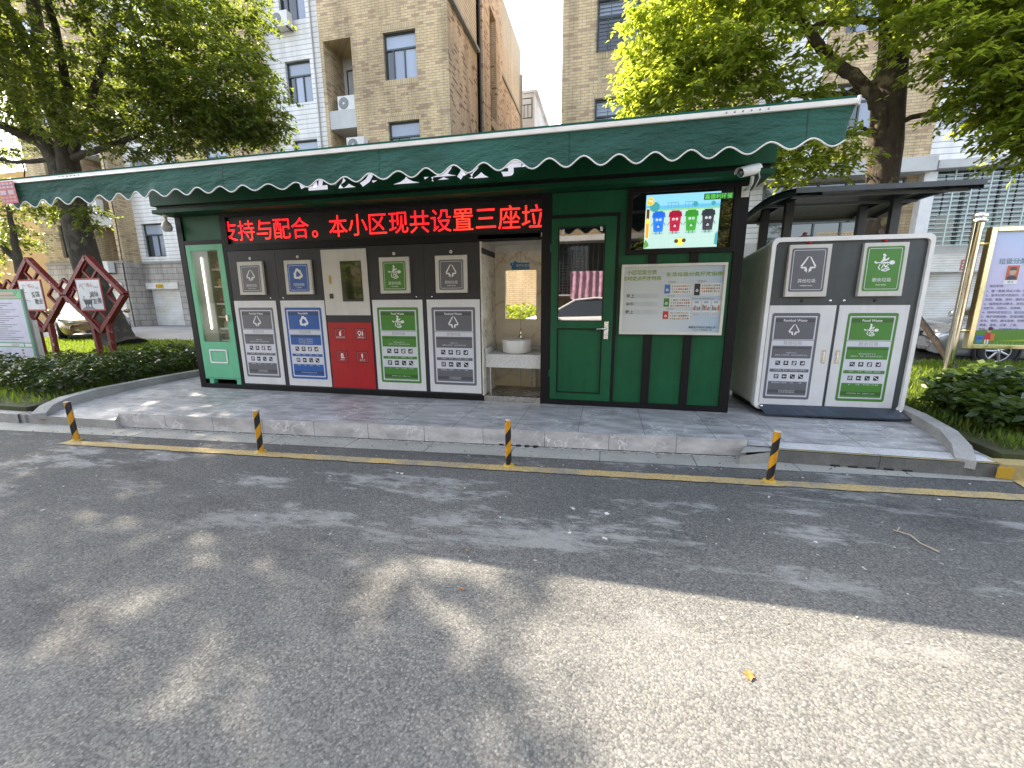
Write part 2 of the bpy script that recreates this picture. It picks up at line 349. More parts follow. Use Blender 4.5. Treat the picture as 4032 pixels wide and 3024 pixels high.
        for h in holes:
            a, b, c, d = h[:4]; q = h[4] if len(h) > 4 else depth; r = reveal or mat
            for (p0, p1) in (((a, c), (a, d)), ((a, d), (b, d)), ((b, d), (b, c)), ((b, c), (a, c))):
                s.add([fr.p(*p0, 0), fr.p(*p1, 0), fr.p(*p1, -q), fr.p(*p0, -q)], [(0, 1, 2, 3)], r)
        return s
    def build(s, name, parent=None, bevel=0, seg=2):
        me = bpy.data.meshes.new(name); me.from_pydata(s.v, [], s.f)
        for m in s.mats: me.materials.append(m)
        me.polygons.foreach_set('material_index', s.m); me.polygons.foreach_set('use_smooth', s.smooth); me.update()
        o = bpy.data.objects.new(name, me); COL.objects.link(o)
        if parent:
            o.parent = parent
            if parent.type == 'EMPTY':
                o.matrix_parent_inverse = Matrix.LocRotScale(parent.location, parent.rotation_euler, parent.scale).inverted()
        if bevel:
            b = o.modifiers.new('bevel', 'BEVEL'); b.width = bevel; b.segments = seg; b.limit_method = 'ANGLE'; b.angle_limit = rad(40)
        return o
def tag(o, label, cat, group=None, kind=None):
    o['label'] = label; o['category'] = cat
    if group: o['group'] = group
    if kind: o['kind'] = kind
    return o
def thing(name, label, cat, group=None, loc=(0, 0, 0), rotz=0.0):
    o = bpy.data.objects.new(name, None); COL.objects.link(o); o.empty_display_size = .2
    o.location = loc; o.rotation_euler = (0, 0, rotz)
    return tag(o, label, cat, group)
def copy_tree(o, parent=None):
    c = o.copy(); COL.objects.link(c)
    if parent: c.parent = parent
    for ch in list(o.children): copy_tree(ch, c)
    return c
def struct(o): o['kind'] = 'structure'; return o

# common paints
BLACK = flat('black_frame', (.006, .006, .007), .5, spec=.25)
CHAR = flat('charcoal_panel', (.032, .033, .038), .45, spec=.35)
GREEN = flat('kiosk_green', (.006, .10, .04), .45, var=.1, scale=2, spec=.3)
DGREEN = flat('fascia_green', (.004, .07, .028), .5, var=.1, scale=2, spec=.25)
WHITE = flat('white_enamel', (.70, .71, .72), .35, var=.03)
OFFW = flat('offwhite_enamel', (.62, .61, .57), .38, var=.04)
weather(GREEN, .13); weather(WHITE, .05); weather(OFFW, .07); weather(DGREEN, .15)
RED = flat('red_enamel', (.38, .008, .014), .35)
STEEL = flat('steel', (.55, .55, .54), .25, 1.0)
CHROME = flat('chrome', (.8, .8, .8), .08, 1.0, var=.02)
ALU = flat('aluminium', (.72, .72, .70), .35, .6, var=.04)
PGREY = flat('poster_grey', (.125, .13, .15), .4, var=.03); PGREY2 = flat('poster_grey_dark', (.075, .078, .09), .4, var=.03)
PBLUE = flat('poster_blue', (.02, .1, .36), .4, var=.03); PBLUE2 = flat('poster_blue_dark', (.015, .055, .17), .4, var=.03)
PGRN = flat('poster_green', (.06, .22, .03), .4, var=.03); PGRN2 = flat('poster_green_dark', (.035, .12, .02), .4, var=.03)
PWHITE = flat('poster_white', (.62, .64, .70), .4, var=.02); PW = flat('print_white', (.8, .8, .82), .4, var=.01)
INK = flat('ink_black', (.015, .015, .018), .5, var=.02); INKG = flat('ink_grey', (.2, .2, .23), .5, var=.02)
GLASS = glass_mat('window_glass')

# ================================================================== GROUND
ROAD = -.17
def kerb_y(x): return -1.382 + .069 * (x - .457)
ASPH = asphalt_mat()
CONC = concrete_mat('gutter_concrete', (.25, .255, .23), (.37, .37, .335), 2.2)
KERBM = concrete_mat('kerb_stone', (.24, .24, .23), (.38, .375, .36), 3.0)
ALLEYM = concrete_mat('alley_concrete', (.24, .24, .235), (.34, .335, .32), .8)
SOIL = concrete_mat('soil', (.03, .028, .015), (.06, .075, .02), 2.0, .95, .6, 25)
mb = MB(); mb.rect(Fr((0, 0, 0), (1, 0, 0), (0, 1, 0)), -400, 400, -400, 400, -.30, concrete_mat('far_ground', (.16, .16, .15), (.22, .22, .2), .2)); struct(mb.build('ground'))
mb = MB(); nx = 60
mb.rect(Fr((0, 0, 0), (1, 0, 0), (0, 1, 0)), -60, 60, -9.5, 2.0, ROAD, ASPH); struct(mb.build('road'))
mb = MB(); mb.box(-60, 60, -60, -9.5, -.29, -.06, ALLEYM); struct(mb.build('far_pavement'))
mb = MB(); mb.box(-70, 70, 5.9, 60, -.25, 0.0, ALLEYM); mb.box(9.0, 70, 4.6, 5.9, -.25, -.10, ALLEYM); struct(mb.build('alley'))
# gutter strip of concrete slabs beside the kerb
mb = MB(); G = Fr((0, 0, 0), (1, 0, 0), (0, 1, 0))
for k in range(16):
    x0 = -1.55 + k * .82; x1 = x0 + .812
    mb.poly(G, [(x0, kerb_y(x0) - .27), (x1, kerb_y(x1) - .27), (x1, kerb_y(x1) + .5), (x0, kerb_y(x0) + .5)], ROAD + .004, CONC)
struct(mb.build('gutter'))
# worn yellow line
m, nt, b = new_mat('worn_yellow_paint'); v = coords(nt)
k = ramp(nt, noise(nt, v, 1.9, 10, .74).outputs['Fac'], [(.36, (.24, .23, .2)), (.5, (.44, .34, .155)), (.72, (.56, .40, .13))])
sp = N(nt, 'ShaderNodeTexVoronoi'); sp.inputs['Scale'].default_value = 70; nt.links.new(v, sp.inputs['Vector'])
setc(nt, b, mixc(nt, 1.0, k.outputs['Color'], ramp(nt, sp.outputs['Distance'], [(.3, (1, 1, 1)), (.8, (.6, .6, .62))]).outputs['Color'], 'MULTIPLY'))
b.inputs['Roughness'].default_value = .8; bump(nt, b, sp.outputs['Distance'], -.6, .004); YPAINT = m
mb = MB(); L = [(.44, -1.848), (3.5, -1.662), (6.5, -1.462), (8.9, -1.302), (14, -.95)]
rnd = random.Random(3); top = []; bot = []
for i in range(len(L) - 1):
    for t in np.linspace(0, 1, 40, endpoint=False):
        x = L[i][0] * (1 - t) + L[i + 1][0] * t; y = L[i][1] * (1 - t) + L[i + 1][1] * t
        top.append((x, y + rnd.uniform(-.006, .006))); bot.append((x, y - .108 + rnd.uniform(-.006, .006)))
for i in range(len(top) - 1): mb.poly(G, [bot[i], bot[i + 1], top[i + 1], top[i]], ROAD + .008, YPAINT)
mb.poly(G, [(9.02, -.88), (9.09, -.88), (9.02, -1.22), (8.93, -1.22)], ROAD + .009, YPAINT)
struct(mb.build('road_marking'))
# tiled platform: raised middle with a riser, sloping aprons each side
TILE = marble_mat('platform_marble', (.215, .22, .228), (.46, .465, .475), (.78, .78, .8), (.62, .62), offs=(-.03, .16), rough=.30, vs=1.7, joint=(.07, .07, .075))
RISER = marble_mat('riser_marble', (.34, .33, .33), (.56, .545, .54), (.85, .84, .82), None, rough=.45, vs=1.8)
mb = MB(); P0, P1 = .44, 7.12
top = [(P0, kerb_y(P0)), (P1, kerb_y(P1)), (P1, 1.8), (P0, 1.8)]
mb.poly(G, top, 0.0, TILE)
n = 11
for k in range(n):                                             # riser tiles with open joints
    a = P0 + (P1 - P0) * k / n; c = P0 + (P1 - P0) * (k + 1) / n - .004
    mb.add([(a, kerb_y(a), ROAD + .012), (c, kerb_y(c), ROAD + .012), (c, kerb_y(c), 0), (a, kerb_y(a), 0)], [(0, 1, 2, 3)], RISER)
mb.add([(P0, kerb_y(P0) + .004, ROAD - .02), (P1, kerb_y(P1) + .004, ROAD - .02), (P1, kerb_y(P1) + .004, 0), (P0, kerb_y(P0) + .004, 0)], [(0, 1, 2, 3)], INK)
mb.add([(P1, kerb_y(P1), ROAD), (P1, -.05, ROAD), (P1, -.05, 0), (P1, kerb_y(P1), 0)], [(0, 1, 2, 3)], RISER)
mb.add([(P0, kerb_y(P0), ROAD), (P0, -.1, ROAD), (P0, -.1, 0), (P0, kerb_y(P0), 0)], [(3, 2, 1, 0)], RISER)
rg0 = random.Random(8); GROUT = flat('white_grout', (.50, .50, .48), .9)
for k in range(330):
    x = rg0.uniform(P0, P1); q = rg0.random() ** 2 * .035; z_ = ROAD + .0075 + rg0.random() * .004; a_ = rg0.uniform(.008, .05); h_ = rg0.uniform(.003, .012); y = kerb_y(x) - q - .012
    mb.poly(G, [(x, y - h_), (x + a_ * .6, y - h_ * 1.3), (x + a_, y), (x + a_ * .5, y + h_), (x + a_ * .1, y + h_ * .6)], z_ - ROAD + ROAD, GROUT)
struct(mb.build('platform'))
mb = MB(); GRITS = [flat('grit_%d' % i, c, .9) for i, c in enumerate(((.42, .41, .39), (.10, .095, .09), (.24, .17, .09)))]
for k in range(420):
    x = rg0.uniform(-.4, 8.8); y = kerb_y(x) - .02 - abs(rg0.gauss(0, .22)) if k < 260 else rg0.uniform(-3.2, -1.9); r_ = rg0.uniform(.003, .010) * (1 if k < 260 else .55)
    mb.lathe((x, y, ROAD + .003), [(r_, 0), (r_ * .8, r_ * .6), (0, r_ * .7)], GRITS[(0, 0, 1, 1, 2)[k % 5]], 6, smooth=False)
tag(mb.build('grit'), 'loose grit and crumbs of mortar lying along the gutter and road', 'grit', kind='stuff')
mb = MB()                                                      # left apron falls to a low kerb
def apron(pts): mb.add(pts, [(0, 1, 2, 3)], TILE)
apron([(-.9, -.25, 0), (P0, -.25, -.001), (P0, 1.8, -.001), (-.9, 1.8, 0)])
apron([(-.9, -1.47, -.07), (P0, -1.43, -.07), (P0, -.25, -.001), (-.9, -.25, 0)])
mb.add([(-.9, -1.47, ROAD), (P0, -1.43, ROAD), (P0, -1.43, -.07), (-.9, -1.47, -.07)], [(0, 1, 2, 3)], KERBM)
apron([(P1, -.93, -.05), (8.95, -.93, -.05), (8.95, -.1, -.012), (P1, -.05, -.002)])
apron([(P1, -.05, -.002), (8.95, -.1, -.012), (8.95, 2.2, -.012), (P1, 2.2, -.002)])
mb.add([(P0, -1.43, ROAD), (P0, -1.37, ROAD), (P0, -1.37, 0), (P0, -1.43, -.07)], [(0, 1, 2, 3)], KERBM); mb.box(-1.03, -.88, -1.49, -1.36, ROAD, -.06, KERBM)
struct(mb.build('apron'))
YEDGE = concrete_mat('painted_kerb', (.27, .22, .09), (.45, .36, .16), 5.0)
DKERB = concrete_mat('dark_kerb', (.10, .10, .095), (.19, .19, .175), 4.0); PALEB = concrete_mat('pale_screed', (.42, .43, .43), (.60, .61, .61), 3.0)
mb = MB()
for k, (a, c) in enumerate(((7.3, 8.1), (8.105, 8.9))):
    mb.box(a, c, -1.0, -.93, ROAD - .02, -.055, DKERB); mb.rect(G, a, c, -1.0, -.975, -.048, YEDGE); mb.rect(G, a, c, -.975, -.80, -.044, PALEB)
mb.poly(G, [(7.0, -1.12), (7.34, -1.0), (7.36, -.8), (7.121, -.6), (7.121, -.91)], -.06, CONC)
mb.add([(7.0, -1.12, ROAD), (7.34, -1.0, ROAD), (7.34, -1.0, -.06), (7.0, -1.12, -.09)], [(0, 1, 2, 3)], CONC)
for k in range(5): mb.box(7.75 + k * .13, 7.82 + k * .13, -1.004, -.97, ROAD + .004, ROAD + .020, INK)
for k in range(5): mb.box(4.85 + k * .085, 4.895 + k * .085, kerb_y(5) - .012, kerb_y(5) + .02, ROAD + .004, ROAD + .022, INK)
struct(mb.build('drain_kerb'))
# kerbs along the lawns
def kerb_run(name, pts, wdt, z0, z1, mat):
    mb = MB(); L = []; R = []
    for i, p in enumerate(pts):
        a = Vector(pts[max(i - 1, 0)]); c = Vector(pts[min(i + 1, len(pts) - 1)]); t = (c - a).normalized(); q = Vector((-t.y, t.x))
        L.append(Vector(p) + q * wdt / 2); R.append(Vector(p) - q * wdt / 2)
    zz = z1 if hasattr(z1, '__len__') else [z1] * len(pts)
    for i in range(len(pts) - 1):
        for A, Bq, za, zb in ((L, R, 1, 1), (R, R, 0, 1), (L, L, 1, 0)):
            a0 = (*A[i], zz[i] if za else z0); a1 = (*A[i + 1], zz[i + 1] if za else z0); b1 = (*Bq[i + 1], zz[i + 1] if zb else z0); b0 = (*Bq[i], zz[i] if zb else z0)
            mb.add([a0, a1, b1, b0], [(3, 2, 1, 0)], mat)
    mb.add([(*L[0], z0), (*R[0], z0), (*R[0], zz[0]), (*L[0], zz[0])], [(0, 1, 2, 3)], mat)
    return struct(mb.build(name, bevel=.012))
kerb_run('kerb', [(-.62, -1.5), (-.72, -1.36), (-.83, -1.12), (-.92, -.7), (-.94, 0), (-.95, 1.2), (-.96, 2.2), (-.97, 3.2)], .13, -.1, [-.03, .03, .07, .09, .1, .1, .1, .1], KERBM)
kerb_run('kerb', [(-60, -1.62), (-12, -1.55), (-4, -1.47), (-.95, -1.44)], .14, ROAD - .02, -.055, KERBM)
kerb_run('kerb', [(8.68, -1.0), (8.78, -.8), (8.88, -.5), (8.965, 0), (9.0, .6), (9.02, 1.5), (9.03, 3.0)], .12, -.1, [-.03, .03, .07, .09, .1, .1, .1], KERBM)
kerb_run('kerb', [(8.9, -.965), (10.5, -.85), (14, -.62), (60, 2.3)], .14, ROAD - .02, -.04, YEDGE)
mb = MB(); mb.box(8.87, 8.97, -1.042, -1.032, ROAD + .02, -.06, flat('kerb_yellow', (.5, .3, .02), .7)); struct(mb.build('kerb_mark'))
mb = MB(); mb.box(-60, -1.0, -1.4, 5.9, -.2, 0.0, SOIL); struct(mb.build('lawn_ground'))
mb = MB(); mb.box(9.0, 60, -.88, 4.6, -.2, 0.0, SOIL); mb.box(-1.0, 9.0, 1.8, 5.9, -.2, -.012, SOIL); struct(mb.build('lawn_ground'))

# ================================================================== WASTE KIOSK
KB = thing('waste_kiosk', 'long green and black waste sorting kiosk with red message board and green door', 'kiosk', loc=(3.6, .8, 0))
mb = MB()                                                       # body shell: back, sides, inner ceiling
mb.box(0.004, 7.186, 1.66, 1.70, 0.0, 2.40, DGREEN); mb.box(0.0, .035, .10, 1.66, 0.0, 2.40, DGREEN); mb.box(7.155, 7.19, .10, 1.66, 0.0, 2.40, DGREEN)
mb.build('body_shell', KB)
fr = FRONT
mb = MB()                                                       # black frame: posts and rails butted end to end
for a, c in ((0, .10), (.735, .79), (5.09, 5.195), (7.09, 7.19)): mb.box(a, c, 0, .10, .065, 2.392, BLACK)
mb.box(0, 4.372, 0, .10, 0, .065, BLACK); mb.box(5.09, 7.19, 0, .10, 0, .065, BLACK)
mb.box(.10, .735, 0, .08, 2.008, 2.065, BLACK); mb.box(.10, .735, .0, .08, 2.376, 2.392, BLACK)
mb.box(.79, 5.09, 0, .08, 2.342, 2.392, BLACK); mb.box(.79, 5.09, 0, .08, 1.912, 1.998, BLACK); mb.box(.79, .836, .0, .08, 1.998, 2.342, BLACK)
mb.box(5.195, 5.206, 0, .08, .065, 2.392, BLACK); mb.box(5.206, 5.945, -.004, .08, 2.122, 2.155, BLACK); mb.box(5.912, 5.945, -.004, .08, .065, 2.122, BLACK)
for a, c in ((6.255, 6.343), (6.676, 6.757)): mb.box(a, c, -.004, .06, .065, 1.715, BLACK)
mb.box(6.012, 7.09, -.012, .08, 1.715, 1.762, BLACK); mb.box(6.012, 7.09, -.012, .08, 2.335, 2.385, BLACK); mb.box(6.012, 6.066, -.012, .08, 1.762, 2.335, BLACK); mb.box(7.045, 7.09, -.012, .08, 1.762, 2.335, BLACK)
mb.box(5.206, 7.09, .0, .08, 2.385, 2.392, BLACK)
mb.build('frame', KB, bevel=.003)
mb = MB()
mb.box(.10, .735, .02, .06, 2.065, 2.376, GREEN); mb.build('upper_panel', KB)
mb = MB()
mb.box(5.206, 6.012, .02, .06, 2.155, 2.385, GREEN); mb.box(5.945, 6.012, .02, .06, .065, 2.155, GREEN)
for a, c in ((6.012, 6.255), (6.343, 6.676), (6.757, 7.09)): mb.box(a, c, .02, .06, .065, 1.715, GREEN)
mb.build('wall_panel', KB)
mb = MB()                                                       # fascia: lower lip, shadow gap, tall band; flat roof
mb.box(-.112, 7.327, -.20, 1.80, 2.392, 2.440, DGREEN); mb.box(-.075, 7.298, -.16, 1.76, 2.440, 2.485, BLACK)
mb.box(-.12, 7.327, -.20, 1.80, 2.485, 2.86, DGREEN); mb.box(-.15, 7.36, -.23, 1.83, 2.86, 2.90, DGREEN)
mb.build('fascia_roof', KB, bevel=.004)
mb = MB(); LET = flat('acrylic_letters', (.8, .8, .84), .3); LET.node_tree.nodes['Principled BSDF'].inputs['Emission Color'].default_value = (.8, .8, .95, 1); LET.node_tree.nodes['Principled BSDF'].inputs['Emission Strength'].default_value = .13  # faint glow added to unlit letters so they read white under the awning
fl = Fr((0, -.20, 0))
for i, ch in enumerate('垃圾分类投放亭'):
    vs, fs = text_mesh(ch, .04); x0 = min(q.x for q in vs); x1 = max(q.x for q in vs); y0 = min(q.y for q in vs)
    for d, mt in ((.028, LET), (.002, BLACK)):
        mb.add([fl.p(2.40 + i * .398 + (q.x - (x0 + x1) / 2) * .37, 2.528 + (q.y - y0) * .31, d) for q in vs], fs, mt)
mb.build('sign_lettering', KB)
# awning
AWN = flat('awning_canvas', (.012, .085, .062), .8, var=.2, scale=1.6, spec=.15)
m, nt, b = new_mat('awning_valance'); v = coords(nt)
n1 = noise(nt, v, 1.3, 4); setc(nt, b, ramp(nt, n1.outputs['Fac'], [(.3, (.012, .075, .06)), (.7, (.018, .105, .08))]).outputs['Color']); b.inputs['Roughness'].default_value = .75
mp = N(nt, 'ShaderNodeMapping'); mp.inputs['Rotation'].default_value = (0, rad(35), 0); nt.links.new(v, mp.inputs['Vector'])
mp.inputs['Scale'].default_value = (1.0, 1, 3.0)
bump(nt, b, noise(nt, mp.outputs[0], 2.4, 6, .62).outputs['Fac'], .9, .10); VAL = m
xs_ = N(nt, 'ShaderNodeSeparateXYZ'); nt.links.new(v, xs_.inputs[0]); sm_ = math_n(nt, 'FRACT', math_n(nt, 'DIVIDE', math_n(nt, 'ADD', xs_.outputs[0], .52), 1.51))
fd_ = ramp(nt, noise(nt, v, .9, 6, .6).outputs['Fac'], [(.35, (.78, .8, .8)), (.65, (1.1, 1.08, 1.05))])
setc(nt, b, mixc(nt, 1.0, mixc(nt, math_n(nt, 'LESS_THAN', sm_, .006), ramp(nt, n1.outputs['Fac'], [(.3, (.012, .075, .06)), (.7, (.018, .105, .08))]).outputs['Color'], (.006, .04, .032)), fd_.outputs['Color'], 'MULTIPLY'))
AY, AZ, AX0, AX1 = -1.55, 2.42, -.25, 7.30
aw = MB(); nn = 40
for i in range(nn):
    t0, t1 = i / nn, (i + 1) / nn
    y0, y1 = -.24 + (AY + .24) * t0, -.24 + (AY + .24) * t1; z0, z1 = 2.83 + (AZ + .052 - 2.83) * t0 - .03 * math.sin(math.pi * t0), 2.83 + (AZ + .052 - 2.83) * t1 - .03 * math.sin(math.pi * t1)
    aw.add([(AX0 + .02, y0, z0), (AX1 - .02, y0, z0), (AX1 - .02, y1, z1), (AX0 + .02, y1, z1)], [(0, 1, 2, 3)], AWN, True)
awn = aw.build('awning', KB)
mb = MB(); mb.box(AX0, AX1, AY - .012, AY + .07, AZ, AZ + .035, flat('awning_bar', (.74, .74, .72), .3)); mb.box(AX0, AX1, AY - .018, AY - .012, AZ + .002, AZ + .012, ALU)
mb.box(AX0 - .012, AX0, AY - .02, AY + .075, AZ - .006, AZ + .046, OFFW); mb.box(AX1, AX1 + .012, AY - .02, AY + .075, AZ - .006, AZ + .046, OFFW)
mb.box(AX0, AX1, AY + .0, AY + .06, AZ + .036, AZ + .054, AWN)
for x in (.6, 6.55):
    for k in range(6): mb.lathe((x + k * .05, AY - .019, AZ + .018), [(0, .001), (.006, .001), (.006, -.002)], INKG, 8, axis=Vector((0, -1, 0)))
mb.build('front_bar', awn)
mb = MB(); NX = 360
def val_bot(x): return 2.218 + (.029 + .005 * math.sin(x * 1.3 + .6)) * math.cos((x + .091) / .2432 * 2 * math.pi + math.pi + .22 * math.sin(x * 2.9)) + .007 * math.sin(x * 1.7) + .003 * math.sin(x * 6.1)
def val_y(x, t):
    curl = .0
    for e, s_ in ((AX0, 1), (AX1, -1)):
        q = max(0, 1 - abs(x - e) / .35); curl += q * q * .055 * t
    return AY - .004 + t * (.020 * math.sin(x * 2.3) + .014 * math.sin(x * 5.9 + 1)) + .006 * math.sin(x * 11 + t * 5) * t + .008 * math.sin(t * 3.1 + x * 3.7) * t + curl
NZ = 7; vs = []; fs = []
for i in range(NX + 1):
    x = AX0 + .005 + (AX1 - AX0 - .01) * i / NX; zb = val_bot(x)
    for j in range(NZ + 1):
        t = j / NZ; ins = .025 * t if x > AX1 - .3 else 0
        vs.append((x - (.03 * t if i == NX else 0) + (.03 * t if i == 0 else 0), val_y(x, t), AZ + .004 + (zb - AZ - .004) * t))
for i in range(NX):
    for j in range(NZ): a = i * (NZ + 1) + j; fs.append((a, a + 1, a + NZ + 2, a + NZ + 1))
mb.add(vs, fs, VAL, True); mb.build('valance', awn)
mb = MB(); mb.tube([(AX0 + .03 + (AX1 - AX0 - .06) * i / NX, val_y(AX0 + .03 + (AX1 - AX0 - .06) * i / NX, 1) - .002, val_bot(AX0 + .03 + (AX1 - AX0 - .06) * i / NX)) for i in range(NX + 1)], .0056, flat('white_piping', (.72, .72, .7), .6), 6)
mb.build('piping', awn)
mb = MB(); STK = flat('sticker_red', (.5, .12, .13), .5); STP = flat('sticker_pale', (.5, .42, .5), .5)
sf = Fr((AX0 + .012, AY - .012, 2.235), (1, .0, 0), (.0, -.03, 1))
mb.rect(sf, 0, .235, 0, .205, .014, STK)
for j in range(6):
    z = .195 - j * .032
    if j in (2,): mb.rect(sf, .02, .1, z - .05, z - .01, .016, STP); mb.rect(sf, .13, .21, z - .05, z - .01, .016, STP); continue
    if j == 3: continue
    for q in range(4): mb.rect(sf, .012 + q * .055, .055 + q * .055, z - .022, z - .004, .016, STP if j < 2 else flat('sticker_pink', (.55, .25, .27), .5))
mb.build('advert_sticker', awn)
for x in (1.4, 5.7):
    mb = MB(); mb.tube([(x, -.24, 2.70), (x + .55, -.8, 2.56), (x + .1, AY + .06, AZ + .02)], .022, OFFW, 8); mb.build('folding_arm', awn)
# message board
mb = MB(); LEDB = flat('led_black', (.006, .005, .006), .5)
mb.box(.836, 5.09, .03, .07, 1.998, 2.342, LEDB); led = mb.build('message_board', KB)
m, nt, b = new_mat('red_leds'); v = coords(nt); s_ = N(nt, 'ShaderNodeSeparateXYZ'); nt.links.new(v, s_.inputs[0])
dots = []
for ax in (0, 2):
    f = math_n(nt, 'FRACT', math_n(nt, 'MULTIPLY', s_.outputs[ax], 1 / .0117)); dots.append(math_n(nt, 'ABSOLUTE', math_n(nt, 'SUBTRACT', f, .5)))
dd = math_n(nt, 'MAXIMUM', dots[0], dots[1])
r = ramp(nt, dd, [(.25, (1, 1, 1)), (.48, (.25, .25, .25))])
b.inputs['Base Color'].default_value = (.1, 0, 0, 1); b.inputs['Emission Strength'].default_value = .75
hot = ramp(nt, noise(nt, v, 2.0, 2).outputs['Fac'], [(.4, (1.0, .008, .014)), (.75, (1.0, .05, .02))])
nt.links.new(mixc(nt, 1.0, hot.outputs['Color'], r.outputs['Color'], 'MULTIPLY'), b.inputs['Emission Color']); LEDR = m
mb = MB(); lf = Fr((0, .03, 0))
for i, ch in enumerate('支持与配合。本小区现共设置三座垃'):
    xc = 1.127 + (i - 1) * .2758; vs, fs = text_mesh(ch, .018)
    if ch == '。': mb.text(lf, ch, 2.166, 2.083, .27, .004, LEDR, bold=.01); continue
    mb.text(lf, ch, xc, 2.166, .276, .004, LEDR, bold=.002)
mb.build('scrolling_text', led)
# door
mb = MB()
mb.box(5.206, 5.289, -.006, .05, .068, 2.12, GREEN); mb.box(5.786, 5.91, -.006, .05, .068, 2.12, GREEN)
mb.box(5.289, 5.786, -.006, .05, 2.022, 2.12, GREEN); mb.box(5.289, 5.786, -.006, .05, .91, 1.002, GREEN); mb.box(5.289, 5.786, -.006, .05, .068, .16, GREEN)
mb.box(5.289, 5.786, .012, .05, .16, .91, GREEN); door = mb.build('door', KB, bevel=.003)
mb = MB()
for (a, c, z0, z1) in ((5.281, 5.293, .155, .915), (5.786, 5.797, .155, .915), (5.293, 5.786, .905, .917), (5.293, 5.786, .153, .163)): mb.box(a, c, -.0085, .02, z0, z1, BLACK)
for (a, c, z0, z1) in ((5.281, 5.293, .998, 2.028), (5.784, 5.796, .998, 2.028), (5.293, 5.784, 2.016, 2.028), (5.293, 5.784, .998, 1.008)): mb.box(a, c, -.0085, .02, z0, z1, BLACK)
mb.build('seal', door)
DG = glass_mat('door_mirror_glass', (.012, .012, .012), .015, 1.0); DG.node_tree.nodes['Principled BSDF'].inputs['IOR'].default_value = 1.9
mb = MB(); mb.box(5.291, 5.786, .004, .016, 1.004, 2.02, DG); dgl = mb.build('door_glass', door)
mb = MB(); mb.rect(Fr((5.32, .004, 1.95), (1, 0, .12)), 0, .028, 0, .05, .002, PW); mb.build('paper_tag', dgl); mb = MB(); mb.rect(Fr((5.735, .004, 1.975), (1, 0, -.25)), 0, .03, 0, .045, .002, PW); mb.build('paper_tag', dgl)
mb = MB(); mb.box(5.817, 5.864, -.014, -.006, .80, .995, STEEL); mb.tube([(5.842, -.014, .918), (5.842, -.05, .918), (5.735, -.052, .914)], .0105, STEEL, 10); mb.lathe((5.842, -.014, .855), [(0, .006), (.011, .006), (.011, 0)], CHROME, 12, axis=Vector((0, -1, 0)))
mb.build('handle', door)
for z in (1.81, .385):
    mb = MB(); mb.tube([(5.2, -.012, z - .04), (5.2, -.012, z + .04)], .009, GREEN, 8); mb.build('hinge', door)
# wash niche
BEIGE = marble_mat('beige_marble', (.62, .57, .47), (.76, .71, .60), (.45, .36, .24), None, rough=.2, vs=.7)
QUARTZ = flat('quartz_counter', (.62, .62, .60), .25, var=.1, scale=40)
mb = MB(); NB = .62
mb.box(4.355, 5.10, NB, NB + .03, .07, 1.935, BEIGE); mb.box(4.362, 4.380, .004, NB, .07, 1.935, BEIGE); mb.box(5.078, 5.09, .10, NB, .07, 1.935, BEIGE)
mb.rect(Fr((0, NB, 0)), 4.722, 4.727, .07, 1.86, .002, flat('joint', (.3, .27, .22), .8)); mb.rect(Fr((0, NB, 0)), 4.372, 5.09, 1.86, 1.935, .002, OFFW)
mb.box(4.380, 4.386, .006, NB, 1.85, 1.935, OFFW); mb.box(4.380, 4.387, .006, NB - .02, 1.78, 1.845, CHAR)
mb.build('niche_wall', KB)
mb = MB(); mb.box(4.345, 5.10, .0, NB, 1.936, 1.98, OFFW); mb.build('niche_ceiling', KB)
mb = MB(); mb.box(4.380, 5.09, .012, NB, .0, .07, STEEL); mb.rect(G, 4.372, 5.09, .03, NB, .074, marble_mat('wet_floor', (.1, .09, .07), (.2, .185, .15), (.3, .28, .25), None, rough=.1))
mb.build('niche_floor', KB)
mb = MB(); mb.box(4.388, 5.09, .055, NB - .001, .42, .585, QUARTZ); mb.box(4.388, 4.404, .05, NB - .001, .585, .66, QUARTZ); mb.box(4.395, 5.078, NB - .02, NB, .585, .635, QUARTZ); mb.build('counter', KB, bevel=.004)
PVC = flat('white_pvc', (.6, .58, .52), .4)
mb = MB(); mb.tube([(4.93, .5, .42), (4.93, .5, .1)], .028, PVC, 12); mb.build('waste_pipe', KB)
mb = MB(); mb.tube([(4.9, .45, .42), (4.9, .45, .09)], .008, STEEL, 8); mb.build('supply_pipe', KB)
mb = MB(); mb.tube([(4.43, .13, .42), (4.43, .13, .075)], .016, STEEL, 10); mb.build('counter_leg', KB)
mb = MB(); c = (4.74, .30, .586)
mb.lathe(c, [(0, 0), (.165, 0), (.183, .02), (.187, .08), (.19, .158), (.186, .166), (.176, .166), (.17, .15), (.15, .06), (.09, .03), (0, .026)], flat('ceramic', (.72, .72, .70), .12, var=.02), 40)
BAS = tag(mb.build('washbasin'), 'round white ceramic basin standing on the quartz counter in the wash niche', 'washbasin')
mb = MB(); mb.tube([(4.765, .44, .752), (4.765, .44, .83)], [.02, .018], CHROME, 14); mb.tube([(4.765, .44, .80), (4.765, .36, .806), (4.765, .33, .785)], .013, CHROME, 10); mb.tube([(4.765, .44, .83), (4.765, .44, .852), (4.772, .40, .872)], [.016, .014, .007], CHROME, 10)
mb.build('tap', BAS)
MIRR = flat('mirror_silver', (.92, .93, .93), .012, 1.0, var=.0); MIRR.node_tree.nodes['Principled BSDF'].inputs['Roughness'].default_value = .01
for l in list(MIRR.node_tree.links):
    if l.to_socket.name == 'Roughness': MIRR.node_tree.links.remove(l)
MIRR.node_tree.nodes['Principled BSDF'].inputs['Roughness'].default_value = .005
mb = MB(); mb.box(4.515, 4.935, NB - .008, NB - .001, .995, 1.62, MIRR); tag(mb.build('mirror'), 'plain wall mirror above the round washbasin', 'mirror')
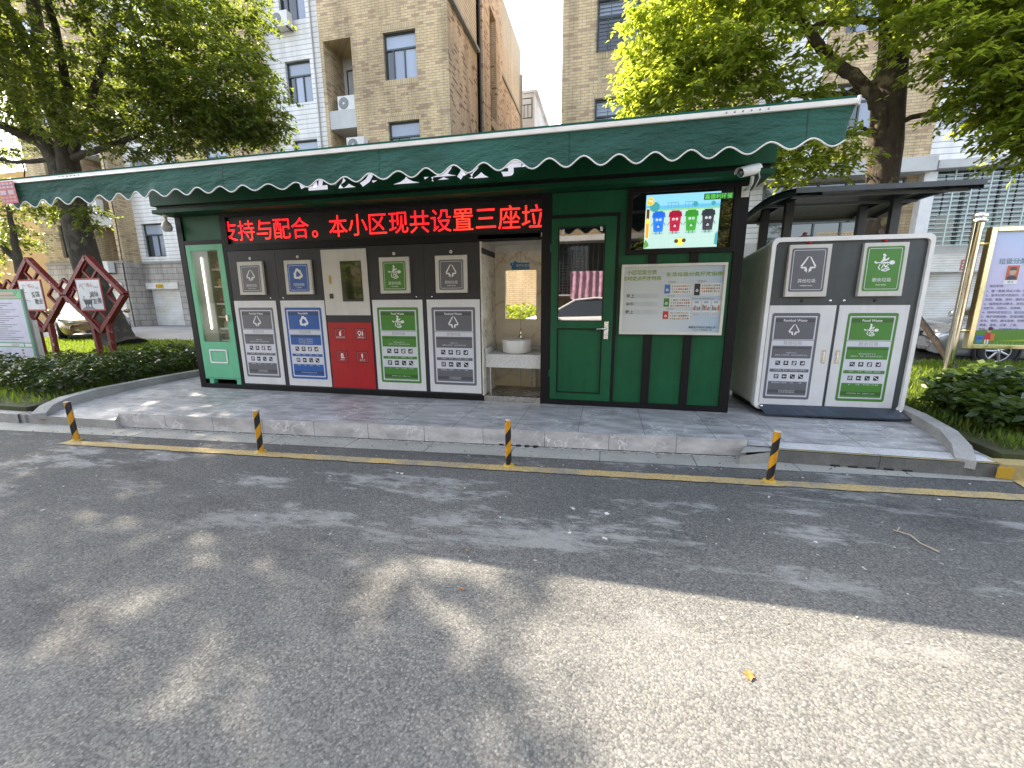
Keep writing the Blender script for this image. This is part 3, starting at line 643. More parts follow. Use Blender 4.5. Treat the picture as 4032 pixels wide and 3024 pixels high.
SBL = flat('sign_blue', (.015, .17, .36), .4); SBL2 = flat('sign_pale_blue', (.3, .5, .6), .4)
mb = MB(); sf = Fr((4.575, NB - .002, 1.625))
out = [(.03, 0), (.27, 0), (.275, .09), (.13, .095), (.10, .10), (.075, .125), (.06, .10), (.02, .095), (0, .075), (.025, .055)]
mb.prism(sf, [(a * 1.0, c_) for a, c_ in out], 0, .006, SBL2)
mb.poly(sf, [(a * .96 + .005, c_ * .92 + .003) for a, c_ in out], .008, SBL)
mb.text(sf, '请节约用水', .185, .055, .038, .009, PW); mb.rect(sf, .11, .25, .02, .024, .009, SBL2); mb.disc(sf, .045, .075, .006, .009, PW)
tag(mb.build('water_saving_sign'), 'small blue fish shaped notice stuck above the niche mirror', 'sign')
# television behind the black bezel
mb = MB(); mb.box(6.066, 7.045, .012, .05, 1.762, 2.335, glass_mat('tv_glass', (.008, .008, .009), .02, .8)); TV = tag(mb.build('television'), 'wide wall screen showing four cartoon wheelie bins', 'television')
tvw = emit('tv_ground', (.50, .72, .66), .2)
tf = Fr((0, .012, 0)); mb = MB()
def E(n_, c, s=.26): return emit('tv_' + n_, c, .2)
mb.rect(tf, 6.20, 6.925, 1.772, 2.16, .002, tvw)
mb.rect(tf, 6.20, 6.925, 2.16, 2.31, .002, E('sky', (.28, .66, .86))); mb.rect(tf, 6.20, 6.925, 2.165, 2.20, .0025, E('sea', (.14, .5, .78))); mb.rect(tf, 6.20, 6.925, 2.15, 2.165, .0028, E('grass', (.25, .65, .2)))
for k in range(9): mb.rect(tf, 6.21 + k * .08, 6.2125 + k * .08, 1.772, 2.148, .0026, E('joint', (.42, .64, .6)))
for k in range(5): mb.rect(tf, 6.20, 6.925, 1.80 + k * .072, 1.8025 + k * .072, .0027, E('joint', (.42, .64, .6)))
for k in range(2):
    x = 6.42 + k * .17
    for q in range(4): mb.rect(tf, x + q * .033, x + .006 + q * .033, 2.17, 2.225, .003, E('rail', (.12, .35, .6)))
    mb.rect(tf, x, x + .105, 2.222, 2.228, .0032, E('rail', (.12, .35, .6)))
for x, y, r_ in ((6.29, 2.19, .05), (6.69, 2.20, .025), (6.86, 2.2, .022)): mb.disc(tf, x, y, r_, .0031, E('bush', (.06, .36, .4)))
for i, (x, cb, cl) in enumerate(((6.335, (.03, .22, .85), (.02, .14, .72)), (6.50, (.5, .02, .06), (.35, .01, .04)), (6.66, (.06, .4, .05), (.04, .28, .03)), (6.82, (.05, .055, .07), (.03, .035, .05)))):
    B1 = E('bin%d' % i, cb, .9); B2 = E('lid%d' % i, cl, .9)
    mb.disc(tf, x, 1.925, .06, .0035, E('shade', (.33, .52, .5)), ry=.012)
    mb.poly(tf, [(x - .046, 1.94), (x + .046, 1.94), (x + .058, 2.095), (x - .058, 2.095)], .004, B1)
    mb.poly(tf, [(x - .068, 2.085), (x + .068, 2.085), (x + .058, 2.135), (x - .058, 2.135)], .0045, B2); mb.rect(tf, x - .04, x + .04, 2.135, 2.146, .0046, B2)
    for q in (-1, 1):
        mb.disc(tf, x + q * .017, 2.06, .0125, .005, E('eye', (.8, .85, .9))); mb.disc(tf, x + q * .017, 2.057, .005, .0054, E('pupil', (.02, .02, .03)))
        mb.rect(tf, x + q * .018 - .004, x + q * .018 + .004, 1.915, 1.94, .0042, B2); mb.stroke(tf, [(x + q * .055, 2.03), (x + q * .072, 2.0)], .006, .0042, B2)
    mb.disc(tf, x, 1.995, .026, .005, B2)
    mb.stroke(tf, [(x - .012, 1.985), (x, 2.006), (x + .012, 1.985), (x - .012, 1.985)], .005, .0056, E('eye', (.8, .85, .9)))
OR = E('orange', (.85, .4, .02)); YE = E('yellow', (.9, .8, .1))
mb.disc(tf, 6.245, 2.245, .04, .004, YE); mb.disc(tf, 6.245, 2.245, .033, .0044, E('gold', (.8, .5, .05))); mb.stroke(tf, [(6.262, 2.232), (6.262, 2.252), (6.23, 2.252)], .009, .005, E('eye', (.8, .85, .9))); mb.poly(tf, [(6.235, 2.268), (6.222, 2.252), (6.235, 2.236)], .0052, E('eye', (.8, .85, .9)))
mb.rrect(tf, 6.205, 6.245, 1.87, 2.18, .018, .004, E('cream', (.9, .85, .7))); mb.rect(tf, 6.21, 6.24, 2.07, 2.17, .0045, E('brown', (.1, .05, .02))); mb.rect(tf, 6.21, 6.24, 1.88, 2.03, .0045, OR); mb.poly(tf, [(6.20, 2.045), (6.225, 2.085), (6.25, 2.045), (6.225, 2.02)], .005, YE)
mb.poly(tf, [(6.205, 1.775), (6.25, 1.80), (6.24, 1.83), (6.215, 1.865), (6.20, 1.83)], .0052, E('leaf', (.12, .35, .05)))
mb.rrect(tf, 6.53, 6.595, 1.80, 1.87, .012, .005, YE); mb.rect(tf, 6.545, 6.58, 1.87, 1.885, .0052, E('sky', (.28, .66, .86))); mb.disc(tf, 6.525, 1.84, .02, .0054, E('brown', (.1, .05, .02))); mb.disc(tf, 6.60, 1.845, .02, .0054, E('brown', (.1, .05, .02)))
mb.poly(tf, [(6.895, 1.80), (6.925, 1.79), (6.925, 1.93), (6.90, 1.9)], .005, E('bush', (.06, .36, .4)))
mb.rect(tf, 6.765, 7.04, 2.232, 2.293, .0056, E('labelbg', (.03, .05, .03))); mb.text(tf, '嘉德利环保', 6.902, 2.262, .052, .0062, E('green', (.12, .75, .1)), bold=.01)
mb.build('screen_picture', TV)

# ================================================================== PRINTED SYMBOLS AND POSTERS
def sym_residual(mb, fr, cx, cy, s, d, mat):
    """triangle of two bars whose feet turn into arrows pointing down"""
    P = lambda *q: [(cx + a * s, cy + b * s) for a, b in q]
    mb.poly(fr, P((-.10, .47), (.0, .50), (-.36, -.16), (-.46, -.10)), d, mat)
    mb.poly(fr, P((.03, .50), (.12, .46), (.46, -.10), (.37, -.16)), d, mat)
    mb.poly(fr, P((-.46, -.15), (-.10, -.15), (-.10, -.25), (-.40, -.25)), d, mat)
    mb.poly(fr, P((.46, -.15), (.10, -.15), (.10, -.25), (.40, -.25)), d, mat)
    mb.poly(fr, P((-.26, -.255), (-.05, -.255), (-.05, -.52), (-.14, -.42), (-.24, -.40), (-.17, -.34)), d, mat)
    mb.poly(fr, P((.26, -.255), (.05, -.255), (.05, -.52), (.14, -.42), (.24, -.40), (.17, -.34)), d, mat)
def sym_recycle(mb, fr, cx, cy, s, d, mat):
    for k in range(3):
        a = rad(120 * k)
        R = lambda q: [(cx + (x * math.cos(a) - y * math.sin(a)) * s, cy + (x * math.sin(a) + y * math.cos(a)) * s) for x, y in q]
        mb.poly(fr, R([(-.34, -.38), (.10, -.38), (.10, -.20), (-.25, -.20), (-.18, -.08), (-.33, .0), (-.46, -.20)]), d + k * .0002, mat)
        mb.poly(fr, R([(.10, -.47), (.30, -.29), (.10, -.11)]), d + k * .0002, mat)
def sym_food(mb, fr, cx, cy, s, d, mat):
    P = lambda *q: [(cx + a * s, cy + b * s) for a, b in q]
    S = lambda w_, *q: mb.stroke(fr, P(*q), w_ * s, d, mat)
    mb.disc(fr, cx - .05 * s, cy + .5 * s, .07 * s, d, mat, 10); mb.disc(fr, cx + .02 * s, cy + .44 * s, .06 * s, d + .0004, mat, 10)
    mb.poly(fr, P((-.08, .42), (.02, .40), (.06, .22), (.26, .34), (.22, .18), (.0, .10), (-.22, .04), (-.12, .18)), d + .0008, mat)
    mb.disc(fr, cx + .44 * s, cy + .02 * s, .16 * s, d, mat, 14, ry=.13 * s)
    mb.disc(fr, cx - .48 * s, cy + .06 * s, .06 * s, d, mat, 10); mb.disc(fr, cx - .42 * s, cy + .0 * s, .05 * s, d + .0004, mat, 10)
    S(.06, (-.40, .03), (-.05, .0), (.30, .02)); S(.06, (-.2, -.08), (-.28, -.28), (-.16, -.42)); S(.055, (.28, -.08), (.12, -.2), (.3, -.3))
    S(.055, (-.1, -.34), (.0, -.08), (.14, -.30)); S(.06, (-.1, -.44), (.14, -.5), (.36, -.38), (.1, -.36), (-.1, -.44))
    for k in range(4): S(.045, (-.1 + k * .1, .08), (-.12 + k * .1, -.06))
SCH = {
    'residual': (PGREY, PGREY2, 'Residual Waste', '其他垃圾', 'residual waste', sym_residual, ['尽量沥干水分', '避免混入可回收物、有害垃圾和厨余垃圾'], ['一次性餐具', '餐巾纸', '卫生间用纸', '一次性尿布'], ['破旧陶瓷品', '污损塑料', '灰土', '大棒'], ['难以辨别类别的生活垃圾', '投入其他垃圾收集容器内']),
    'recyclable': (PBLUE, PBLUE2, 'Recyclable', '可回收物', 'recyclable', sym_recycle, ['轻投轻放 清洁干燥 避免污染', '废纸尽量平整 立体包装请清空', '有尖锐边角的 应包裹后投放'], ['玻璃瓶罐', '废纸箱', '金属罐', '旧衣物'], ['易拉罐', '旧书本', '塑料瓶', '饮料盒'], ['未投放到指定收集容器内的应单独收集']),
    'food': (PGRN, PGRN2, 'Food Waste', '厨余垃圾', 'food waste', sym_food, ['餐厨垃圾应沥干水分', '避免纸巾、餐具、塑料等其他垃圾混入'], ['蔬 菜', '瓜 果', '剩菜剩饭', '动物内脏'], ['鱼', '虾 蟹', '茶叶残渣', '骨头蛋壳'], ['纯流质的食物、废水、应直接排入下水道']),
}
ICOB = {'residual': INK, 'recyclable': flat('icon_navy', (.012, .018, .03), .4), 'food': flat('icon_pine', (.015, .03, .012), .4)}
def pictogram(mb, fr, u, v, s, d, kind, k):
    """one little square with a white drawing"""
    mb.rect(fr, u - s / 2, u + s / 2, v - s / 2, v + s / 2, d, ICOB[kind]); q = s; d += .0006
    W_ = PWHITE
    if k == 0: mb.rect(fr, u - .34 * q, u + .1 * q, v - .05 * q, v + .3 * q, d, W_); mb.rect(fr, u - .24 * q, u + .02 * q, v + .05 * q, v + .2 * q, d + .0005, ICOB[kind]); mb.rect(fr, u + .18 * q, u + .32 * q, v - .34 * q, v + .0 * q, d, W_)
    elif k == 1: mb.poly(fr, [(u - .4 * q, v), (u + .1 * q, v + .06 * q), (u + .4 * q, v - .08 * q), (u - .1 * q, v - .22 * q)], d, W_); mb.rect(fr, u - .2 * q, u + .22 * q, v + .1 * q, v + .34 * q, d, W_)
    elif k == 2: mb.poly(fr, [(u - .34 * q, v - .34 * q), (u + .2 * q, v - .38 * q), (u + .36 * q, v + .34 * q), (u - .2 * q, v + .36 * q)], d, W_); mb.stroke(fr, [(u - .2 * q, v + .2 * q), (u + .2 * q, v - .1 * q)], .08 * q, d + .0005, ICOB[kind])
    elif k == 3: mb.poly(fr, [(u - .36 * q, v + .2 * q), (u - .12 * q, v - .3 * q), (u + .3 * q, v - .24 * q), (u + .4 * q, v + .3 * q), (u + .12 * q, v + .3 * q), (u - .02 * q, v - .04 * q)], d, W_)
    elif k == 4: mb.rect(fr, u - .28 * q, u - .08 * q, v - .34 * q, v + .34 * q, d, W_); mb.poly(fr, [(u, v + .34 * q), (u + .3 * q, v + .34 * q), (u + .2 * q, v - .34 * q), (u + .1 * q, v - .34 * q)], d, W_)
    elif k == 5: mb.poly(fr, [(u - .4 * q, v), (u - .1 * q, v + .22 * q), (u + .22 * q, v), (u + .4 * q, v + .16 * q), (u + .4 * q, v - .16 * q), (u + .22 * q, v - .03 * q), (u - .1 * q, v - .22 * q)], d, W_)
    elif k == 6: mb.stroke(fr, [(u - .3 * q, v + .34 * q), (u + .02 * q, v - .1 * q)], .1 * q, d, W_); mb.poly(fr, [(u, v - .3 * q), (u + .36 * q, v - .3 * q), (u + .18 * q, v + .02 * q)], d, W_)
    else: mb.stroke(fr, [(u - .3 * q, v + .26 * q), (u + .3 * q, v - .26 * q)], .16 * q, d, W_); mb.disc(fr, u - .3 * q, v + .26 * q, .13 * q, d + .0006, W_, 8); mb.disc(fr, u + .3 * q, v - .26 * q, .13 * q, d + .0006, W_, 8)
def door_poster(name, fr, kind, parent, w=.565, h=.968):
    c, c2, en, cn, en2, sym, t1, r1, r2, t2 = SCH[kind]; mb = MB(); a = w / .565; z = h / .968
    U = lambda x: x * a
    V = lambda y: y * z
    def bl(u0, u1, v0, v1, m_, d): mb.rect(fr, U(u0), U(u1), V(v0), V(v1), d, m_)
    mb.rrect(fr, 0, w, 0, h, .022, .0008, c)
    bl(.030, .535, .030, .935, PWHITE, .0014); bl(.041, .524, .041, .924, c, .0020) if False else None
    bl(.046, .519, .680, .922, c, .0020); bl(.046, .519, .868, .906, c2, .0026)
    mb.text(fr, en, U(.2825), V(.888), .036, .0034, PW, bold=.012)
    sym(mb, fr, U(.2825), V(.785), .145 * a, .0028, PW)
    bl(.030, .535, .668, .674, c, .0020)
    mb.text(fr, cn, U(.2825), V(.640), .046, .0022, flat('poster_title_grey', (.28, .29, .33), .4))
    bl(.046, .519, .470, .608, c, .0020); bl(.046, .519, .575, .592, c2, .0026)
    for i, t in enumerate(t1): mb.text(fr, t, U(.2825), V(.540 - i * .026 - (.01 if len(t1) < 3 else -.008)), .0175, .0034, PWHITE)
    for i in range(4): pictogram(mb, fr, U(.135 + i * .099), V(.415), .058 * a, .0022, kind, i)
    bl(.046, .519, .312, .348, c, .0020)
    for i, t in enumerate(r1): mb.text(fr, t, U(.135 + i * .099), V(.335), .0165, .0026, PWHITE)
    for i in range(4): pictogram(mb, fr, U(.135 + i * .099), V(.262), .058 * a, .0022, kind, 4 + i)
    bl(.046, .519, .046, .205, c, .0020); bl(.046, .519, .072, .108, c2, .0026)
    for i, t in enumerate(r2): mb.text(fr, t, U(.135 + i * .099), V(.190), .0165, .0026, PWHITE)
    for i, t in enumerate(t2): mb.text(fr, t, U(.2825), V((.099 if len(t2) > 1 else .09) - i * .018), .0145, .0034, PWHITE)
    return mb.build(name, parent)
def hatch_poster(name, fr, kind, parent, w=.31, h=.35):
    c, c2, en, cn, en2, sym, *_ = SCH[kind]; mb = MB()
    mb.rrect(fr, 0, w, 0, h, .018, .0008, c); mb.rring(fr, .018, w - .018, .018, h - .018, .016, .004, .0016, PW)
    sym(mb, fr, w / 2, h * .63, .15 * w / .31, .0018, PW); mb.text(fr, cn, w / 2, h * .255, .042, .0018, PW); mb.text(fr, en2, w / 2, h * .145, .02, .0018, PW, bold=.01)
    return mb.build(name, parent)
# ================================================================== BUILT-IN WASTE CABINETS
CHAR2 = flat('charcoal_door', (.06, .063, .07), .4)
def cabinet(num, x0, x1, px0, hx0, kind, label, dots):
    t = thing('waste_cabinet', label, 'waste bin', 'waste cabinets built into the kiosk', loc=((x0 + x1) / 2, .3, .07))
    mb = MB(); mb.box(x0, x1, .0, .60, .07, 1.908, CHAR); mb.build('carcass', t, bevel=.002)
    d0, d1 = px0
    mb = MB(); mb.box(d0, d1, -.006, .0, .093, 1.252, WHITE); dr = mb.build('door', t, bevel=.0015)
    p0 = (d0 + d1) / 2 - .2825
    door_poster('door_poster', Fr((p0, -.006, .192)), kind, dr)
    mb = MB(); h0 = hx0; fr2 = Fr((h0, -.0, 1.33), (1, 0, 0), (0, .02, 1)); mb.fbox(fr2, 0, .40, 0, .435, 0, .034, OFFW); ht = mb.build('hatch', t, bevel=.004)
    hatch_poster('hatch_poster', fr2.at(.047, .035, .034), kind, ht)
    mb = MB(); mb.disc(fr, h0 + .197, 1.808, .019, .002, PW, 20); mb.text(fr, str(num), h0 + .197, 1.808, .032, .003, INK, bold=.02); mb.build('number_badge', t)
    mb = MB(); mb.lathe((dots[0], 0, 1.288), [(0, .007), (.007, .007), (.009, 0)], INK, 10, axis=Vector((0, -1, 0))); mb.build('sensor', t)
    mb = MB(); mb.lathe((dots[1], 0, 1.288), [(0, .006), (.008, .006), (.01, 0)], CHROME, 12, axis=Vector((0, -1, 0))); mb.build('lock', t)
    return t
cabinet(1, .795, 1.545, (.803, 1.482), .955, 'residual', 'residual waste cabinet with grey poster, numbered one, beside the mint vending machine', (1.139, 1.408))
cabinet(2, 1.547, 2.235, (1.540 + .012, 2.225), 1.693, 'recyclable', 'recyclable waste cabinet with blue posters', (1.882, 1.610))
cabinet(3, 2.900, 3.652, (2.922, 3.609), 3.066, 'food', 'food waste cabinet with green posters, built into the kiosk between red panel and grey poster', (3.263, 3.533))
cabinet(4, 3.656, 4.360, (3.667, 4.350), 3.808, 'residual', 'residual waste cabinet with grey poster, numbered four, beside the wash niche', (4.003, 3.740))
t = thing('control_cabinet', 'cream control cabinet with black touch screen above a red hazardous waste panel', 'cabinet', loc=(2.57, .3, .07))
mb = MB(); mb.box(2.238, 2.897, .0, .6, .07, 1.908, CHAR); mb.build('carcass', t, bevel=.002)
mb = MB(); mb.box(2.243, 2.889, -.010, 0, 1.06, 1.882, OFFW); cp = mb.build('control_panel', t, bevel=.002)
mb = MB(); mb.box(2.510, 2.808, -.0125, -.010, 1.235, 1.737, INK); mb.rect(fr, 2.525, 2.795, 1.262, 1.722, .0128, glass_mat('screen_glass', (.012, .02, .012), .06, .9)); mb.build('touch_screen', cp)
mb = MB(); mb.rrect(fr, 2.332, 2.368, 1.455, 1.565, .016, .0106, flat('hand_gold', (.45, .26, .06), .4)); mb.disc(fr, 2.35, 1.545, .014, .0112, flat('hand_gold2', (.5, .3, .08), .4)); mb.build('hand_sensor', cp); mb = MB(); mb.rect(fr, 2.318, 2.378, 1.272, 1.335, .0106, INK); mb.rect(fr, 2.328, 2.368, 1.285, 1.325, .0112, flat('reader', (.05, .02, .02), .3)); mb.build('card_reader', cp)
mb = MB()
for x in (2.524, 2.794): mb.lathe((x, -.010, 1.152), [(0, .002), (.014, .002), (.018, .004), (.02, 0)], OFFW, 16, axis=Vector((0, -1, 0)))
mb.build('keyhole', cp)
mb = MB(); mb.box(2.250, 2.889, -.008, 0, .092, .967, RED); rp = mb.build('red_door', t, bevel=.002)
RED2 = flat('red_inset', (.32, .012, .018), .35)
for i, (x, z, lab) in enumerate(((2.34, .742, '废旧电池 含汞'), (2.638, .744, '过期化妆品'), (2.34, .445, '废药品'), (2.638, .445, '废旧灯管'))):
    mb = MB(); f2 = Fr((x, -.008, z)); mb.rrect(f2, 0, .17, 0, .148, .014, .0012, INK); mb.rrect(f2, .008, .162, .008, .14, .01, .002, RED2); mb.rring(f2, .012, .158, .012, .136, .008, .002, .0026, flat('pink_line', (.6, .3, .3), .4))
    mb.text(f2, lab, .085, .032, .02, .003, PW)
    if i == 0: mb.rrect(f2, .07, .098, .05, .1, .006, .003, PW); mb.rect(f2, .078, .09, .1, .112, .0032, PW); mb.stroke(f2, [(.09, .112), (.112, .118)], .005, .003, PW)
    elif i == 1: mb.disc(f2, .07, .09, .026, .003, PW); mb.disc(f2, .07, .09, .018, .0036, RED2); mb.rect(f2, .06, .08, .052, .066, .003, PW); mb.rrect(f2, .105, .122, .055, .095, .004, .003, PW); mb.rect(f2, .11, .117, .095, .118, .0032, PW)
    elif i == 2: mb.rrect(f2, .066, .106, .05, .1, .006, .003, PW); mb.rect(f2, .07, .102, .104, .116, .003, PW); mb.rect(f2, .074, .098, .07, .084, .0036, RED2); mb.disc(f2, .118, .055, .007, .003, PW)
    else: mb.disc(f2, .085, .09, .012, .003, PW, ry=.03); mb.stroke(f2, [(.085, .06), (.085, .048)], .008, .0034, PW); mb.stroke(f2, [(.08, .11), (.09, .075)], .003, .0038, RED2)
    mb.build('hazard_sticker', rp)
# ================================================================== VENDING MACHINE
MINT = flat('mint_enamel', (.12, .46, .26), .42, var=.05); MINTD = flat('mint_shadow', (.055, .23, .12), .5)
VM = thing('vending_machine', 'narrow mint green vending machine with glass front at the end of the kiosk', 'vending machine', loc=(.42, .3, .07))
mb = MB(); vx0, vx1, vz0, vz1 = .115, .735, .135, 2.008
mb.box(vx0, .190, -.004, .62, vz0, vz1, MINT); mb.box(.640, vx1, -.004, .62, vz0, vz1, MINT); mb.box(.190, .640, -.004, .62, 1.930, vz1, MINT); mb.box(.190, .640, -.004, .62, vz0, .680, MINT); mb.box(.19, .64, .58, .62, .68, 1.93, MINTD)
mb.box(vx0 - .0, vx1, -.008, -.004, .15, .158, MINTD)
mb.build('cabinet', VM, bevel=.006)
mb = MB(); PAN = flat('cream_panel', (.40, .41, .36), .5)
mb.box(.190, .425, .030, .05, .682, 1.928, PAN); mb.box(.425, .432, .030, .58, .682, 1.928, flat('mint_inner', (.03, .24, .11), .5)); mb.build('inner_panel', VM)
mb = MB(); mb.tube([(.329, .018, 1.843), (.329, .018, .86)], .0075, emit('tube_light', (1.0, .98, .9), 1.0), 8); mb.build('light_tube', VM)
SHZ = (1.690, 1.458, 1.222, 1.04, .872, .705)
for z in SHZ:
    mb = MB(); mb.box(.433, .638, .07, .57, z - .018, z, MINT); mb.box(.433, .638, .062, .07, z - .022, z + .002, PW); mb.build('shelf', VM)
mb = MB()
for k in range(24): mb.box(.4325, .434, .085, .095, .72 + k * .05, .74 + k * .05, INK)
mb.build('slotted_rail', VM)
mb = MB(); mb.rrect(Fr((0, -.001, 0)), .192, .638, .682, 1.928, .02, 0, clear_glass('vending_glass', .035)); mb.build('glass_front', VM)
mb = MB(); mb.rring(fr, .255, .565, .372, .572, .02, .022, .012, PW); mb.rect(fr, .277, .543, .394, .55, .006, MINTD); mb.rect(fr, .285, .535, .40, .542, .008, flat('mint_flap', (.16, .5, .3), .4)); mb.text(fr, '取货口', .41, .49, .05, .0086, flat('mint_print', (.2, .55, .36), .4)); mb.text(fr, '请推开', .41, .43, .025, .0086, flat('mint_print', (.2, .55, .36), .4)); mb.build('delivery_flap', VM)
mb = MB(); mb.box(.645, .68, -.022, -.004, .975, 1.06, ALU); mb.box(.652, .672, -.026, -.022, .985, 1.05, CHROME); mb.build('latch', VM)
for x in (.175, .655):
    mb = MB(); mb.box(x, x + .07, .0, .07, .066, .135, MINT); mb.build('foot', VM)
COIL = flat('coil_ivory', (.62, .60, .52), .4)
for z in SHZ:
    for x in (.48, .535, .59):
        mb = MB(); pts = [(x + .026 * math.cos(q * .5), .085 + q * .004, z + .038 + .034 * math.sin(q * .5)) for q in range(60)]
        mb.tube(pts, .0042, COIL, 5); mb.build('coil', VM)
def goods(x, z, kind, col, lab):
    mb = MB(); mt = flat('plush_' + kind, tuple(min(.8, q * 1.5) for q in col), .9)
    y = .125; mb.lathe((x, y, z + .002), [(0, 0), (.022, .002), (.027, .022), (.02, .045), (.014, .052), (.021, .066), (.020, .085), (.0, .095)], mt, 14)
    for q in (-1, 1): mb.lathe((x + q * .014, y, z + .086), [(.008, 0), (.009, .012), (0, .018)], mt, 8); mb.lathe((x + q * .009, y - .019, z + .074), [(0, .003), (.003, .002), (.0035, 0)], INK, 6, axis=Vector((0, -1, 0)))
    o = mb.build('soft_toy'); tag(o, lab, 'toy', 'soft toys on the vending machine shelves'); return o
TOYS = ((0, 'lilac', (.32, .28, .36), 'lilac soft toy on the top vending shelf'), (1, 'yellow', (.62, .42, .04), 'yellow soft toy on the second vending shelf'), (2, 'maroon', (.14, .03, .03), 'maroon soft toy on the third vending shelf'),
        (3, 'blue', (.22, .30, .40), 'pale blue soft toy on the fourth vending shelf'), (4, 'cream', (.5, .45, .36), 'cream soft toy on the fifth vending shelf'), (5, 'brown', (.22, .12, .08), 'brown soft toy on the bottom vending shelf'))
for s_, k, c, l in TOYS:
    for x, pl_ in ((.48, 'left'), (.535, 'middle'), (.59, 'right')):
        o = goods(x, SHZ[s_], k, c, l + ', ' + pl_ + ' one of three')
# ================================================================== NOTICE BOARD ON THE GREEN WALL
NBD = thing('notice_board', 'white framed notice board about waste sorting hung on the green wall right of the door', 'notice board', loc=(6.51, 0, .86))
nf = Fr((5.981, -.012, .858)); nw, nh = 1.063, .752
mb = MB(); FRM = flat('frame_cream', (.66, .65, .58), .35)
mb.fbox(nf, 0, nw, 0, .028, 0, .022, FRM); mb.fbox(nf, 0, nw, nh - .028, nh, 0, .022, FRM); mb.fbox(nf, 0, .028, .028, nh - .028, 0, .022, FRM); mb.fbox(nf, nw - .028, nw, .028, nh - .028, 0, .022, FRM); mb.fbox(nf, .01, nw - .01, .01, nh - .01, -.010, .002, FRM)
mb.build('frame', NBD, bevel=.003)
mb = MB(); SHEET = gradient_mat('notice_sheet', 0, 5.9, 7.1, [(0, (.52, .54, .52)), (.55, (.55, .6, .62)), (1, (.38, .50, .64))], .22)
mb.rect(nf, .028, nw - .028, .028, nh - .028, .004, SHEET); mb.rect(nf, .425, .427, .05, nh - .05, .005, flat('fold_line', (.5, .52, .52), .4))
OLIVE = flat('print_olive', (.20, .32, .03), .4); F = .006
mb.text(nf, '小区垃圾分类', .215, .668, .052, F, OLIVE, bold=.015); mb.text(nf, '定时定点投放时间', .215, .605, .050, F, OLIVE, bold=.015); mb.text(nf, '生活垃圾分类投放指南', .745, .642, .050, F, OLIVE, bold=.015, fit=.56)
for i, tx in enumerate(('早上', '中午', '晚上')):
    z = .418 - i * .087; mb.rrect(nf, .05, .40, z - .025, z + .025, .008, .005, flat('pale_band', (.47, .50, .50), .35)); mb.text(nf, tx, .105, z, .044, F, INK, bold=.012)
rn = random.Random(5); PALE = flat('cell_pale', (.62, .63, .62), .4); HUE = [flat('tiny_%d' % i, c, .5) for i, c in enumerate(((.5, .2, .05), (.45, .05, .04), (.1, .2, .06), (.35, .25, .12), (.12, .12, .14), (.5, .4, .12), (.3, .35, .45)))]
def guide(u0, u1, v0, v1, colr, head):
    mb.rect(nf, u0, u1, v0, v1, .005, PALE); mb.rect(nf, u0 + .005, u0 + .062, v0 + .004, v1 - .004, F, colr); mb.rect(nf, u0 + .02, u0 + .046, v0 + .03, v1 - .03, F + .0006, PALE) if False else None
    mb.text(nf, head, u0 + .075, v1 + .022, .02, F, INKG)
    sym_recycle(mb, nf, u0 + .033, (v0 + v1) / 2 - .01, .03, F + .0008, PW)
    for r_ in range(3):
        for q in range(9):
            x = u0 + .08 + q * (u1 - u0 - .09) / 9; z = v1 - .022 - r_ * .03
            mb.rect(nf, x, x + rn.uniform(.008, .017), z - rn.uniform(.006, .012), z + .006, F, rn.choice(HUE))
guide(.452, .738, .438, .540, flat('guide_blue', (.04, .16, .42), .4), '可回收物'); guide(.452, .738, .298, .395, flat('guide_green', (.05, .24, .03), .4), '厨余垃圾'); guide(.452, .738, .165, .258, flat('guide_red', (.5, .03, .02), .4), '有害垃圾'); guide(.752, 1.025, .415, .545, flat('guide_black', (.03, .03, .035), .4), '其他垃圾')
mb.text(nf, '大件垃圾 装修垃圾 园林垃圾', .845, .385, .018, F, INKG)
for q in range(3):
    u = .752 + q * .095; mb.rect(nf, u, u + .085, .20, .365, .005, PALE); mb.rect(nf, u + .02, u + .06, .338, .358, F, flat('tiny_6', (.3, .35, .45), .5))
    for k in range(5): mb.rect(nf, u + .006 + k * .015, u + .016 + k * .015, .262, .262 + rn.uniform(.03, .06), F, rn.choice(HUE))
    for k in range(3): mb.rect(nf, u + .005, u + .08, .208 + k * .012, .214 + k * .012, F, flat('tiny_line', (.25, .35, .5), .5))
mb.text(nf, '嘉德利环保科技有限公司', .865, .082, .024, F, INK, bold=.01, fit=.27); mb.text(nf, '二〇二一年五月一日', .865, .055, .022, F, INK, bold=.01)
mb.build('printed_sheet', NBD)
# ================================================================== SECURITY CAMERAS
CAMW = flat('camera_white', (.68, .67, .62), .35)
SC = thing('security_camera', 'white bullet camera on bracket at the right corner of the kiosk', 'camera', loc=(7.14, 0, 2.3))
mb = MB(); mb.box(7.105, 7.178, -.016, -.001, 2.235, 2.335, CAMW); mb.tube([(7.14, -.016, 2.30), (7.14, -.10, 2.29), (7.135, -.2, 2.315), (7.12, -.26, 2.36)], .016, CAMW, 8); mb.build('bracket', SC, bevel=.002)
A_ = Vector((7.150, -.27, 2.418)); B_ = Vector((6.985, -.40, 2.362)); ax = (B_ - A_).normalized()
mb = MB(); L_ = (B_ - A_).length
mb.lathe(A_, [(0, 0), (.036, .0), (.04, .01), (.04, L_), (.036, L_ + .01)], CAMW, 20, axis=ax); cb = mb.build('housing', SC)
mb = MB(); mb.lathe(A_, [(.0365, L_ + .004), (.034, L_ + .012), (0, L_ + .006)], GLASS, 20, axis=ax); mb.build('lens', cb)
side = ax.cross(Vector((0, 0, 1))).normalized(); upv = side.cross(ax).normalized()
mb = MB(); vs = []
for l_ in (-.01, L_ + .035):
    for k in range(9):
        a = math.pi * (k / 8); vs.append(A_ + ax * l_ + side * math.cos(a) * .048 + upv * (math.sin(a) * .05 + .002))
